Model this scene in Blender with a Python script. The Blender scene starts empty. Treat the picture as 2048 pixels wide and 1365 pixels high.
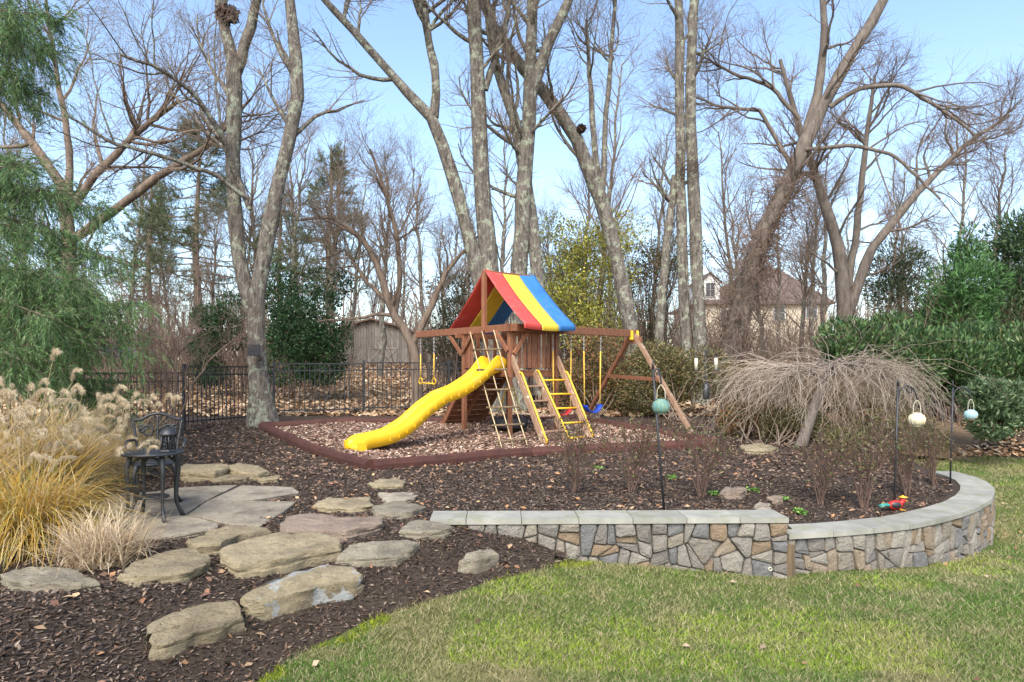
import bpy, bmesh, math, random
import numpy as np
from mathutils import Vector, Matrix, noise as mnoise
R = math.radians
random.seed(7); rng = np.random.default_rng(7)

# ------------------------------------------------------------------ camera, world, sun, exposure
scene = bpy.context.scene
col = scene.collection
FP, HOR, CAMH = 1400.0, 740.0, 1.9
cam_d = bpy.data.cameras.new('camera'); cam = bpy.data.objects.new('camera', cam_d); col.objects.link(cam)
cam.location = (0, 0, CAMH); cam.rotation_euler = (R(90), 0, 0)
cam_d.sensor_width = 36; cam_d.lens = 36 * FP / 2048; cam_d.shift_y = (HOR - 682.5) / 2048
cam_d.clip_start = 0.05; cam_d.clip_end = 2000
scene.camera = cam
SUN_AZ, SUN_EL = R(-168), R(46)        # azimuth measured from +Y towards +X: the sun stands behind the camera
world = bpy.data.worlds.new('World'); scene.world = world; world.use_nodes = True
wn = world.node_tree; bg = wn.nodes['Background']
sky = wn.nodes.new('ShaderNodeTexSky'); sky.sky_type = 'NISHITA'; sky.sun_disc = False
sky.sun_elevation = SUN_EL; sky.sun_rotation = SUN_AZ; sky.air_density = 1.0; sky.dust_density = 1.0; sky.ozone_density = 1.0
wn.links.new(sky.outputs[0], bg.inputs[0]); bg.inputs[1].default_value = 0.125
sd = bpy.data.lights.new('sun', 'SUN'); sun = bpy.data.objects.new('sun', sd); col.objects.link(sun)
sd.energy = 2.2; sd.angle = R(40); sd.color = (1, 0.95, 0.88)
sdir = Vector((math.sin(SUN_AZ) * math.cos(SUN_EL), math.cos(SUN_AZ) * math.cos(SUN_EL), math.sin(SUN_EL)))
sun.rotation_euler = (-sdir).to_track_quat('-Z', 'Y').to_euler(); sun.location = (0, -5, 20)
vs = scene.view_settings; vs.view_transform = 'Standard'; vs.look = 'None'; vs.gamma = 1; vs.exposure = 1.5
vs.use_curve_mapping = False

# ------------------------------------------------------------------ terrain
def sstep(a, b, x):
    t = np.clip((np.asarray(x, float) - a) / (b - a), 0, 1); return t * t * (3 - 2 * t)
def lawn_z(x, y):
    x = np.asarray(x, float); y = np.asarray(y, float)
    z = 0.1 * np.clip(2.4 - x, 0, 4.5) * sstep(3.5, 6.4, y)
    return z - 0.06 * np.clip(x - 2.8, 0, 4) * sstep(5.5, 7.5, y)
def bed_z(x, y):
    L = np.interp(y, [0, 12, 17.2, 50, 90, 400], [.50, .50, .78, 2.3, 3.2, 6]); Rr = np.interp(y, [0, 17, 24, 45, 90, 400], [-.2, -.2, .1, 1.8, 3.2, 6])
    t = sstep(6.8, 10, x); return L * (1 - t) + Rr * t
def lawnpt(px, py):
    D = 4.0
    for _ in range(30):
        X = (px - 1024) * D / FP; D = .5 * D + .5 * FP * (CAMH - float(lawn_z(X, D))) / (py - HOR)
    return ((px - 1024) * D / FP, D)
EDGE = [(-2.1, 1.0), (-1.9, 3.2)] + [lawnpt(*p) for p in [(520, 1365), (600, 1310), (730, 1245), (900, 1190), (1000, 1160), (1130, 1130)]] + [(.70, 6.36)]
WL = [(-.74, 6.32), (2.52, 6.40)]                       # front line of the straight wall
WC = [(2.56, 6.52), (3.06, 6.63), (3.53, 6.78), (3.96, 6.95), (4.38, 7.21), (4.78, 7.49), (5.19, 7.83), (5.64, 8.29),
      (5.94, 8.67), (6.19, 9.05), (6.43, 9.54), (6.56, 9.99), (6.60, 10.5)]
BOUND = EDGE + [(2.54, 6.45)] + WC + [(6.7, 12), (7.4, 15), (8.2, 18), (8.5, 22)]   # mulch lies left of this line
def sdist(x, y, line=BOUND):
    """signed distance, positive on the mulch side (left of the line when walking along it)"""
    x = np.asarray(x, float); y = np.asarray(y, float)
    best = np.full(x.shape, 1e9); sg = np.ones(x.shape)
    for (ax, ay), (bx, by) in zip(line[:-1], line[1:]):
        dx, dy = bx - ax, by - ay; L2 = dx * dx + dy * dy + 1e-9
        t = np.clip(((x - ax) * dx + (y - ay) * dy) / L2, 0, 1)
        d = np.hypot(x - ax - t * dx, y - ay - t * dy)
        cr = dx * (y - ay) - dy * (x - ax)
        m = d < best - 1e-6
        best = np.where(m, d, best); sg = np.where(m, np.where(cr >= 0, 1.0, -1.0), sg)
    return best * sg
def lat_noise(x, y, s, seed=0):
    x = np.asarray(x, float) * s; y = np.asarray(y, float) * s
    xi = np.floor(x).astype(int); yi = np.floor(y).astype(int); fx = x - xi; fy = y - yi
    fx = fx * fx * (3 - 2 * fx); fy = fy * fy * (3 - 2 * fy)
    def h(a, b):
        v = np.sin(a * 127.1 + b * 311.7 + seed * 17.3) * 43758.5453; return v - np.floor(v)
    return (h(xi, yi) * (1 - fx) + h(xi + 1, yi) * fx) * (1 - fy) + (h(xi, yi + 1) * (1 - fx) + h(xi + 1, yi + 1) * fx) * fy
def mulch_z(x, y):
    s = sdist(x, y); L = lawn_z(x, y); B = bed_z(x, y)
    k = sstep(2.0, 2.9, x) * sstep(12.5, 10.5, y); B = B * (1 - k) + k * (.35 + (B - .35) * sstep(.35, 2.4, s))
    behind = (np.asarray(y) > 6.42) | (s > 3)
    ramp = 1 - (1 - np.clip(s / 1.3, 0, 1)) ** 2
    z = np.where(behind & (np.asarray(x) > -.7), B, L + (B - L) * ramp)
    z = np.where(s < 0, L + s * .6, z)
    bumps = (lat_noise(x, y, 2.2) - .5) * .06 + (lat_noise(x, y, 7, 3) - .5) * .025
    return z + bumps * np.clip(s * 4, 0, 1)
def ground(x, y):
    s = sdist(x, y); m = mulch_z(x, y); L = lawn_z(x, y)
    z = np.where(s > 0, np.maximum(m, L), L)
    return np.where(np.asarray(y) > 18, bed_z(x, y), z)
def gz(x, y): return float(ground(x, y))
def gp(px, py, off=0.0):
    """point on the ground (plus off) seen at photo pixel px,py"""
    D = 3.0; prev = 3.0
    ks = np.linspace(3, 60, 2400)
    X = (px - 1024) * ks / FP; Z = CAMH - (py - HOR) * ks / FP
    hit = np.nonzero(Z <= ground(X, ks) + off)[0]
    D = ks[hit[0]] if len(hit) else 60
    X = (px - 1024) * D / FP
    return Vector((X, D, gz(X, D) + off))
def Q(px, py, D): return Vector(((px - 1024) * D / FP, D, CAMH - (py - HOR) * D / FP))

# ------------------------------------------------------------------ materials
def newmat(name):
    m = bpy.data.materials.new(name); m.use_nodes = True
    return m, m.node_tree, m.node_tree.nodes['Principled BSDF']
def nd(nt, t, **kw):
    n = nt.nodes.new(t)
    for k, v in kw.items(): setattr(n, k, v)
    return n
def noise_fac(nt, scale, detail=6, rough=.6, stretch=(1, 1, 1), lo=.35, hi=.65, coord='Object', off=0):
    tc = nd(nt, 'ShaderNodeTexCoord'); mp = nd(nt, 'ShaderNodeMapping'); mp.inputs['Scale'].default_value = stretch
    mp.inputs['Location'].default_value = (off, off * .7, off * .3)
    nt.links.new(tc.outputs[coord], mp.inputs[0])
    n = nd(nt, 'ShaderNodeTexNoise'); n.inputs['Scale'].default_value = scale; n.inputs['Detail'].default_value = detail; n.inputs['Roughness'].default_value = rough
    nt.links.new(mp.outputs[0], n.inputs['Vector'])
    mr = nd(nt, 'ShaderNodeMapRange'); mr.inputs[1].default_value = lo; mr.inputs[2].default_value = hi
    nt.links.new(n.outputs[0], mr.inputs[0]); return mr.outputs[0]
def mix(nt, f, a, b):
    n = nd(nt, 'ShaderNodeMix', data_type='RGBA')
    for s, v in ((n.inputs[0], f), (n.inputs[6], a), (n.inputs[7], b)):
        if isinstance(v, (tuple, list)): s.default_value = (*v[:3], 1)
        elif isinstance(v, (int, float)): s.default_value = v
        else: nt.links.new(v, s)
    return n.outputs[2]
def bump(nt, b, h, strength, dist=.02):
    n = nd(nt, 'ShaderNodeBump'); n.inputs['Strength'].default_value = strength; n.inputs['Distance'].default_value = dist
    nt.links.new(h, n.inputs['Height']); nt.links.new(n.outputs[0], b.inputs['Normal'])
def pmat(name, c1, c2=None, scale=12, rough=.8, stretch=(1, 1, 1), bmp=.3, bdist=.01, bscale=None, rnd=0, spec=.3, third=None, metal=0):
    """procedural: two colours mixed by noise, relief, optional per-object variation and a third patchy colour"""
    m, nt, b = newmat(name); c2 = c2 or tuple(x * .7 for x in c1)
    c = mix(nt, noise_fac(nt, scale, stretch=stretch), c1, c2)
    if third: c = mix(nt, noise_fac(nt, third[1], lo=third[2], hi=third[2] + .06, off=5, rough=.7), c, third[0])
    if rnd:
        oi = nd(nt, 'ShaderNodeObjectInfo'); hs = nd(nt, 'ShaderNodeHueSaturation')
        mr = nd(nt, 'ShaderNodeMapRange'); mr.inputs[3].default_value = 1 - rnd; mr.inputs[4].default_value = 1 + rnd
        nt.links.new(oi.outputs['Random'], mr.inputs[0]); nt.links.new(mr.outputs[0], hs.inputs['Value']); nt.links.new(c, hs.inputs['Color']); c = hs.outputs[0]
    nt.links.new(c, b.inputs['Base Color']); b.inputs['Roughness'].default_value = rough
    b.inputs['Specular IOR Level'].default_value = spec; b.inputs['Metallic'].default_value = metal
    if bmp: bump(nt, b, noise_fac(nt, bscale or scale * 3, stretch=stretch, lo=.2, hi=.8), bmp, bdist)
    return m
def colmat(name, rough=.75, trans=0, spec=.25):
    """colour of each leaf / chip / blade comes with the piece"""
    m, nt, b = newmat(name); a = nd(nt, 'ShaderNodeVertexColor', layer_name='Col')
    nt.links.new(a.outputs[0], b.inputs['Base Color']); b.inputs['Roughness'].default_value = rough; b.inputs['Specular IOR Level'].default_value = spec
    if trans:
        t = nd(nt, 'ShaderNodeBsdfTranslucent'); nt.links.new(a.outputs[0], t.inputs[0]); ms = nd(nt, 'ShaderNodeMixShader'); ms.inputs[0].default_value = trans
        out = nt.nodes['Material Output']; nt.links.new(b.outputs[0], ms.inputs[1]); nt.links.new(t.outputs[0], ms.inputs[2]); nt.links.new(ms.outputs[0], out.inputs[0])
    return m
M = {}
M['bark_grey'] = pmat('bark_grey', (.28, .24, .195), (.10, .082, .067), 13, .95, (1, 1, .22), 1, .09, 24, third=((.36, .37, .27), 4.5, .53))
M['bark_brown'] = pmat('bark_brown', (.25, .185, .135), (.125, .09, .067), 9, .95, (1, 1, .2), .9, .03, 22)
M['bark_smooth'] = pmat('bark_smooth', (.19, .155, .125), (.095, .076, .062), 8, .9, (1, 1, .3), .5, .02, 14)
M['twig'] = pmat('twig', (.24, .18, .13), (.15, .11, .082), 5, .9, bmp=0)
M['twig_red'] = pmat('twig_red', (.23, .16, .12), (.14, .095, .07), 5, .9, bmp=0)
M['cane'] = pmat('rose_cane', (.14, .085, .06), (.085, .055, .042), 8, .8, bmp=0)
M['twig_pale'] = pmat('twig_pale', (.43, .35, .275), (.22, .17, .13), 7, .85, bmp=0)
M['leaf'] = colmat('leaf', .55, .25, .35)
M['litter'] = colmat('litter', .85)
M['blade'] = colmat('blade', .65, .3, .2)
M['redwood'] = pmat('redwood', (.25, .105, .052), (.155, .062, .032), 7, .6, (4, 4, 1), .35, .004, 30, rnd=.18)
M['oldwood'] = pmat('oldwood', (.36, .235, .15), (.25, .14, .085), 6, .75, (4, 4, 1), .4, .004, 30, rnd=.15, third=((.62, .56, .46), 5, .6))
M['yellow'] = pmat('yellow_plastic', (.82, .48, .014), (.76, .43, .012), 3, .42, bmp=.05, spec=.5, third=((.68, .41, .04), 2.4, .57))
M['yellowrail'] = pmat('yellow_rail', (.82, .50, .02), (.70, .40, .02), 8, .45, bmp=.1, spec=.5)
M['tarp_r'] = pmat('tarp_red', (.60, .075, .06), (.50, .06, .05), 3, .6, third=((.52, .10, .085), 2.2, .55), bmp=.15, bdist=.004, bscale=60)
M['tarp_y'] = pmat('tarp_yellow', (.78, .55, .05), (.68, .47, .045), 3, .6, third=((.66, .48, .09), 2.2, .55), bmp=.15, bdist=.004, bscale=60)
M['tarp_b'] = pmat('tarp_blue', (.04, .17, .42), (.03, .13, .34), 3, .6, third=((.06, .17, .34), 2.2, .55), bmp=.15, bdist=.004, bscale=60)
M['black_metal'] = pmat('black_metal', (.02, .02, .022), (.03, .03, .032), 10, .45, bmp=.1, spec=.5)
M['iron'] = pmat('cast_iron', (.012, .013, .014), (.022, .023, .024), 14, .5, bmp=.3, bdist=.003, spec=.6)
M['rubber'] = pmat('rubber', (.02, .02, .021), (.032, .03, .03), 9, .7, bmp=.3, bdist=.004)
M['border'] = pmat('border_rubber', (.09, .035, .025), (.058, .023, .017), 6, .75, bmp=.5, bdist=.006, bscale=60, rnd=.1)
M['steel'] = pmat('chain_steel', (.5, .5, .5), (.35, .35, .35), 10, .4, bmp=0, metal=.8)
M['rope'] = pmat('rope', (.55, .43, .25), (.42, .31, .17), 20, .85, bmp=.3, bdist=.003)
M['bluep'] = pmat('blue_seat', (.015, .06, .42), (.012, .05, .35), 5, .5, bmp=.05)
M['redp'] = pmat('red_seat', (.55, .04, .045), (.45, .03, .035), 5, .5, bmp=.05)
M['bluestone'] = pmat('bluestone', (.32, .305, .255), (.235, .225, .188), 5, .8, bmp=.25, bdist=.004, bscale=40, rnd=.12, third=((.24, .235, .165), 3.5, .53))
M['mortar'] = pmat('mortar', (.15, .138, .115), (.09, .083, .07), 14, .95, bmp=.5)
def stone_mat():
    m, nt, b = newmat('wall_stone'); oi = nd(nt, 'ShaderNodeObjectInfo'); r = nd(nt, 'ShaderNodeValToRGB')
    cs = [(.28, .255, .22), (.20, .195, .19), (.30, .26, .205), (.29, .21, .135), (.34, .31, .26), (.22, .20, .175), (.31, .245, .175), (.27, .24, .20)]
    r.color_ramp.interpolation = 'CONSTANT'
    e = r.color_ramp.elements
    while len(e) < len(cs): e.new(.5)
    for i, c in enumerate(cs): e[i].position = i / len(cs); e[i].color = (*c, 1)
    nt.links.new(oi.outputs['Random'], r.inputs[0])
    d = nd(nt, 'ShaderNodeMixRGB', blend_type='MULTIPLY'); d.inputs[0].default_value = 1
    v = mix(nt, noise_fac(nt, 9, 8, .7, lo=.3, hi=.7), (.72, .70, .68), (1.2, 1.17, 1.12)); nt.links.new(r.outputs[0], d.inputs[1]); nt.links.new(v, d.inputs[2])
    c = mix(nt, noise_fac(nt, 4, 6, .6, lo=.58, hi=.72, off=3), d.outputs[0], (.31, .22, .13))
    nt.links.new(c, b.inputs['Base Color']); b.inputs['Roughness'].default_value = .85
    bump(nt, b, noise_fac(nt, 22, 8, .7, lo=.2, hi=.8), 1, .035); return m
M['stone'] = stone_mat()
def rock_mat(name, c1, c2, stain, lichen=None, rnd=.12):
    m, nt, b = newmat(name); c = mix(nt, noise_fac(nt, 6, 10, .72), c1, c2)
    c = mix(nt, noise_fac(nt, 2.2, 6, .65, lo=.5, hi=.68, off=4), c, stain)
    c = mix(nt, noise_fac(nt, 45, 4, .6, lo=.5, hi=.78, off=2), c, tuple(k * .6 for k in c1))
    cr = noise_fac(nt, 3.2, 5, .6, (1, 2.2, 3), lo=.492, hi=.5, off=8); cr2 = noise_fac(nt, 3.2, 5, .6, (1, 2.2, 3), lo=.508, hi=.5, off=8)
    mm = nd(nt, 'ShaderNodeMath', operation='MULTIPLY'); nt.links.new(cr, mm.inputs[0]); nt.links.new(cr2, mm.inputs[1])
    c = mix(nt, mm.outputs[0], c, tuple(k * .4 for k in c2))
    if lichen: c = mix(nt, noise_fac(nt, 2.6, 8, .7, lo=.55, hi=.57, off=1.7), c, lichen)
    oi = nd(nt, 'ShaderNodeObjectInfo'); hs = nd(nt, 'ShaderNodeHueSaturation'); mr = nd(nt, 'ShaderNodeMapRange'); mr.inputs[3].default_value = 1 - rnd; mr.inputs[4].default_value = 1 + rnd
    nt.links.new(oi.outputs['Random'], mr.inputs[0]); nt.links.new(mr.outputs[0], hs.inputs['Value']); nt.links.new(c, hs.inputs['Color'])
    nt.links.new(hs.outputs[0], b.inputs['Base Color']); b.inputs['Roughness'].default_value = .92; b.inputs['Specular IOR Level'].default_value = .2
    bump(nt, b, noise_fac(nt, 11, 10, .75, (1, 1, 2), lo=.2, hi=.8), 1, .05); return m
M['boulder'] = rock_mat('boulder', (.50, .405, .25), (.36, .285, .175), (.25, .20, .13))
M['boulder_pink'] = rock_mat('boulder_pink', (.46, .35, .26), (.34, .25, .185), (.25, .19, .145))
M['boulder_grey'] = rock_mat('boulder_grey', (.45, .385, .275), (.32, .27, .19), (.22, .185, .135))
M['boulder_lichen'] = rock_mat('boulder_lichen', (.51, .415, .255), (.36, .285, .175), (.25, .20, .13), (.47, .465, .43))
M['flag'] = rock_mat('flagstone', (.54, .46, .34), (.43, .36, .265), (.24, .195, .15))
M['greywood'] = pmat('weathered_board', (.27, .235, .20), (.17, .145, .12), 3, .9, (5, 5, .6), .4, .01, 12, rnd=.22)
M['rust_roof'] = pmat('rust_roof', (.20, .11, .075), (.13, .085, .065), 2, .8, bmp=.2)
M['cream'] = pmat('cream_stucco', (.68, .59, .44), (.60, .51, .37), 2, .9, bmp=.2)
M['shingle'] = pmat('shingle_roof', (.16, .115, .095), (.10, .07, .06), 4, .9, (1, 1, 3), .5, .03, 9)
M['white'] = pmat('white_trim', (.75, .73, .68), (.66, .64, .60), 5, .6, bmp=0)
M['glass'] = pmat('window_glass', (.03, .035, .045), (.05, .055, .065), 2, .08, bmp=0, spec=.8)
M['timber'] = pmat('timber_post', (.20, .14, .08), (.12, .085, .05), 5, .85, (4, 4, .6), .4, .01, 20)
M['lan_blue'] = pmat('lantern_blue', (.10, .23, .23), (.18, .27, .18), 16, .6, bmp=.6, bdist=.006, bscale=70, third=((.45, .20, .06), 9, .60))
M['lan_cream'] = pmat('lantern_cream', (.66, .60, .43), (.55, .47, .30), 16, .6, bmp=.6, bdist=.006, bscale=70, third=((.45, .25, .08), 8, .64))
M['lan_sky'] = pmat('lantern_sky', (.25, .42, .46), (.35, .45, .42), 16, .6, bmp=.6, bdist=.006, bscale=70, third=((.55, .20, .04), 7, .54))
M['fig_red'] = pmat('figurine_red', (.55, .04, .025), (.3, .02, .02), 12, .35, bmp=.1, spec=.5)
M['fig_yel'] = pmat('figurine_yellow', (.8, .45, .03), (.7, .35, .02), 12, .35, bmp=.1, spec=.5)
M['fig_grn'] = pmat('figurine_green', (.05, .3, .2), (.03, .2, .2), 12, .35, bmp=.1, spec=.5)
M['feeder'] = pmat('feeder_tube', (.60, .56, .42), (.5, .46, .34), 8, .5, bmp=.1)
M['bluetarp'] = pmat('blue_tarp', (.02, .12, .55), (.015, .08, .4), 3, .5, bmp=.3)

def ground_mat(name, cols, scales, bs, bd):
    m, nt, b = newmat(name); c = cols[0]
    for i, (k, s) in enumerate(zip(cols[1:], scales)): c = mix(nt, noise_fac(nt, s, 8, .7, off=i * 3.1), c, k)
    nt.links.new(c, b.inputs['Base Color']); b.inputs['Roughness'].default_value = .95; b.inputs['Specular IOR Level'].default_value = .15
    bump(nt, b, noise_fac(nt, bs, 8, .75, lo=.2, hi=.8), 1, bd); return m
M['mulch'] = ground_mat('mulch', [(.075, .054, .041), (.04, .03, .024), (.12, .085, .06)], [14, 42], 45, .03)
M['playchips'] = ground_mat('playchips', [(.24, .15, .105), (.13, .08, .058), (.36, .25, .18)], [12, 40], 40, .03)
M['leafground'] = ground_mat('leafground', [(.27, .175, .10), (.17, .105, .06), (.34, .235, .14)], [1.2, 14], 25, .04)
M['lawn'] = ground_mat('lawn', [(.10, .125, .032), (.17, .15, .06), (.09, .15, .025)], [1.3, 9], 60, .02)

# ------------------------------------------------------------------ mesh helpers
def tag(o, label=None, cat=None, group=None, kind=None):
    for k, v in (('label', label), ('category', cat), ('group', group), ('kind', kind)):
        if v: o[k] = v
    return o
WLOC = {}
def empty(name, loc, label, cat, group=None):
    o = bpy.data.objects.new(name, None); col.objects.link(o); o.location = loc; o.empty_display_size = .1
    WLOC[o.name] = Vector(loc); return tag(o, label, cat, group)
def put(name, me, mat, parent=None):
    o = bpy.data.objects.new(name, me); col.objects.link(o)
    if mat is not None and not me.materials: me.materials.append(mat)
    if parent is not None: o.parent = parent; WLOC[o.name] = WLOC[parent.name]
    else: WLOC[o.name] = Vector((0, 0, 0))
    return o
def mesh_np(name, V, F, colr=None, smooth=False):
    V = np.asarray(V, np.float32); F = np.asarray(F, np.int32); k = F.shape[1]
    me = bpy.data.meshes.new(name); me.vertices.add(len(V)); me.vertices.foreach_set('co', V.ravel())
    me.loops.add(F.size); me.loops.foreach_set('vertex_index', F.ravel())
    me.polygons.add(len(F)); me.polygons.foreach_set('loop_start', np.arange(0, F.size, k, dtype=np.int32))
    if smooth: me.polygons.foreach_set('use_smooth', np.ones(len(F), bool))
    if colr is not None:
        a = me.color_attributes.new('Col', 'FLOAT_COLOR', 'POINT')
        c = np.ones((len(V), 4), np.float32); c[:, :3] = colr; a.data.foreach_set('color', c.ravel())
    me.update(calc_edges=True); return me
def part_np(name, V, F, mat, parent=None, colr=None, smooth=False, kind=None):
    V = np.asarray(V, float)
    if parent is not None: V = V - np.array(WLOC[parent.name])
    o = put(name, mesh_np(name, V, F, colr, smooth), mat, parent)
    if kind: o['kind'] = kind
    return o
def part_py(name, V, F, mat, parent=None, smooth=False, origin=None):
    """mesh from world-space vertices; the object's own origin sits at origin or the parent's place"""
    base = WLOC[parent.name] if parent is not None else Vector((0, 0, 0))
    org = Vector(origin) if origin is not None else base
    me = bpy.data.meshes.new(name); me.from_pydata([Vector(v) - org for v in V], [], F); me.update()
    if smooth:
        for p in me.polygons: p.use_smooth = True
    o = put(name, me, mat, parent); o.location = org - base; WLOC[o.name] = org; return o
def boxvf(p0, p1, w, h, up=(0, 0, 1)):
    p0 = Vector(p0); p1 = Vector(p1); d = (p1 - p0).normalized(); up = Vector(up)
    if abs(d.dot(up)) > .98: up = Vector((.628, -.778, 0))
    s = d.cross(up).normalized(); t = s.cross(d).normalized(); V = []
    for p in (p0, p1):
        for a, b in ((-1, -1), (1, -1), (1, 1), (-1, 1)): V.append(p + s * (a * w / 2) + t * (b * h / 2))
    return V, [(3, 2, 1, 0), (4, 5, 6, 7), (0, 1, 5, 4), (1, 2, 6, 5), (2, 3, 7, 6), (3, 0, 4, 7)]
def beam(name, p0, p1, w, h, mat, parent, up=(0, 0, 1), bev=.006):
    V, F = boxvf(p0, p1, w, h, up); o = part_py(name, V, F, mat, parent)
    if bev:
        bm = bmesh.new(); bm.from_mesh(o.data); bmesh.ops.bevel(bm, geom=bm.edges[:], offset=bev, segments=1, affect='EDGES'); bm.to_mesh(o.data); bm.free()
    return o
def tubes(P, Rd, sides):
    """P (M,K,3) paths, Rd (M,K) radii -> verts, quads"""
    P = np.asarray(P, float); Rd = np.asarray(Rd, float); Mn, K, _ = P.shape
    T = np.gradient(P, axis=1); T /= np.linalg.norm(T, axis=2, keepdims=True) + 1e-9
    ref = np.tile(np.array([.31, .22, .92]), (Mn, 1)); t0 = T.mean(axis=1); flip = np.abs((t0 * ref).sum(1)) > .9 * np.linalg.norm(t0, axis=1)
    ref[flip] = (.9, .3, .1)
    A = np.cross(T, ref[:, None, :]); A /= np.linalg.norm(A, axis=2, keepdims=True) + 1e-9
    B = np.cross(T, A)
    an = np.arange(sides) * 2 * np.pi / sides
    V = P[:, :, None, :] + Rd[:, :, None, None] * (A[:, :, None, :] * np.cos(an)[:, None] + B[:, :, None, :] * np.sin(an)[:, None])
    idx = np.arange(Mn * K * sides).reshape(Mn, K, sides); nx = np.roll(idx, -1, axis=2)
    F = np.stack([idx[:, :-1], nx[:, :-1], nx[:, 1:], idx[:, 1:]], axis=-1).reshape(-1, 4)
    return V.reshape(-1, 3), F
def resample(pts, K, sm=6):
    pts = np.asarray(pts, float); d = np.r_[0, np.cumsum(np.linalg.norm(np.diff(pts[:, :3], axis=0), axis=1))]
    # Catmull-Rom style smoothing through dense linear sampling
    t = np.linspace(0, d[-1], K * 4); Z = np.stack([np.interp(t, d, pts[:, i]) for i in range(pts.shape[1])], 1)
    for _ in range(sm): Z[1:-1] = .25 * Z[:-2] + .5 * Z[1:-1] + .25 * Z[2:]
    i = np.linspace(0, len(Z) - 1, K).round().astype(int); return Z[i]
def tube_part(name, pts, rad, mat, parent, sides=8, K=None, kind=None, cap=True):
    pts = [tuple(p) for p in pts]
    if K: Z = resample(pts, K)
    else: Z = np.array(pts, float)
    r = np.interp(np.linspace(0, 1, len(Z)), np.linspace(0, 1, len(rad)), rad) if hasattr(rad, '__len__') else np.full(len(Z), rad)
    V, F = tubes(Z[None], r[None], sides); F = [tuple(f) for f in F.tolist()]
    if cap:
        n = len(V); F += [tuple(range(sides - 1, -1, -1)), tuple(range(n - sides, n))]
    o = part_py(name, V.tolist(), F, mat, parent, smooth=True)
    if kind: o['kind'] = kind
    return o
def lathe(name, prof, c, mat, parent, n=20, smooth=True):
    c = Vector(c); V = []; F = []
    for r, z in prof:
        for k in range(n): V.append((c.x + r * math.cos(2 * math.pi * k / n), c.y + r * math.sin(2 * math.pi * k / n), c.z + z))
    for i in range(len(prof) - 1):
        for k in range(n): F.append((i * n + k, i * n + (k + 1) % n, (i + 1) * n + (k + 1) % n, (i + 1) * n + k))
    F.append(tuple(range(n - 1, -1, -1))); F.append(tuple(range((len(prof) - 1) * n, len(prof) * n)))
    return part_py(name, V, F, mat, parent, smooth)
def leaves(P, Dr, Nn, L, W, C, fold=.25):
    """one folded diamond for each leaf / chip"""
    P = np.asarray(P, float); n = len(P); Dr = Dr / (np.linalg.norm(Dr, axis=1, keepdims=True) + 1e-9)
    S = np.cross(Nn, Dr); S /= np.linalg.norm(S, axis=1, keepdims=True) + 1e-9; U = np.cross(Dr, S)
    L = np.broadcast_to(L, n)[:, None]; W = np.broadcast_to(W, n)[:, None]
    V = np.stack([P - Dr * L * .5, P + S * W * .5 + U * W * fold, P + Dr * L * .5, P - S * W * .5 + U * W * fold], 1).reshape(-1, 3)
    F = np.arange(n * 4).reshape(n, 4); return V, F, np.repeat(C, 4, axis=0)
def rdir(n, flat=1.0):
    v = rng.normal(size=(n, 3)); v[:, 2] *= flat; return v / np.linalg.norm(v, axis=1, keepdims=True)
def pick(n, cols, jit=.15):
    c = np.array(cols)[rng.integers(0, len(cols), n)]; return np.clip(c * (1 + rng.normal(0, jit, (n, 1))), .003, .95)

# ------------------------------------------------------------------ setting
def grid_mesh(x0, x1, y0, y1, nx, ny, zf):
    X, Y = np.meshgrid(np.linspace(x0, x1, nx), np.linspace(y0, y1, ny)); Z = zf(X, Y)
    V = np.stack([X, Y, Z], -1).reshape(-1, 3); i = np.arange(nx * ny).reshape(ny, nx)
    F = np.stack([i[:-1, :-1], i[:-1, 1:], i[1:, 1:], i[1:, :-1]], -1).reshape(-1, 4); return V, F
def struct(name, V, F, mat): o = part_np(name, V, F, mat, smooth=True); o['kind'] = 'structure'; return o
V, F = grid_mesh(-300, 300, 16.5, 500, 81, 110, lambda x, y: bed_z(x, y) - .02 - .5 * sstep(18.2, 16.5, y) + (lat_noise(x, y, .15, 5) - .5) * .3 * sstep(19, 30, y))
struct('leaf_covered_ground', V, F, M['leafground'])
V, F = grid_mesh(-6, 16, -6, 20, 81, 96, lambda x, y: lawn_z(x, y) - .5 * np.clip(sdist(x, y) - .25, 0, 1)); struct('lawn', V, F, M['lawn'])
V, F = grid_mesh(-16, 9, 2, 18.6, 230, 150, mulch_z)
c = V[F].mean(axis=1); s = sdist(c[:, 0], c[:, 1]); wallside = (c[:, 1] > 6.1) & (c[:, 0] > .4) & (c[:, 1] < 12)
inwall = sdist(c[:, 0], c[:, 1]) < .12
F = F[(s > -.25) & ~(wallside & inwall)]
struct('mulch_bed', V, F, M['mulch'])
V, F = grid_mesh(11.6, 60, 6, 21, 70, 60, lambda x, y: lawn_z(x, y) + .07 * sstep(11.7, 12.3, x) - .06 + (lat_noise(x, y, 3) - .5) * .05 + (bed_z(x, y) + .02 - lawn_z(x, y)) * sstep(16, 19, y)); struct('mulch_border', V, F, M['mulch'])
BORD = [gp(*p) for p in [(742, 940), (1060, 913), (1428, 892), (1290, 866), (1150, 842), (700, 848), (524, 858)]]
def inpoly(x, y, poly):
    x = np.asarray(x); y = np.asarray(y); r = np.zeros(x.shape, bool); n = len(poly)
    for i in range(n):
        a, b = poly[i], poly[(i + 1) % n]
        cnd = ((a[1] > y) != (b[1] > y)) & (x < (b[0] - a[0]) * (y - a[1]) / (b[1] - a[1] + 1e-12) + a[0]); r ^= cnd
    return r
V, F = grid_mesh(-7, 5, 8, 19, 160, 150, lambda x, y: mulch_z(x, y) + .05)
c = V[F].mean(axis=1); struct('play_area', V, F[inpoly(c[:, 0], c[:, 1], BORD)], M['playchips'])

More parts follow.
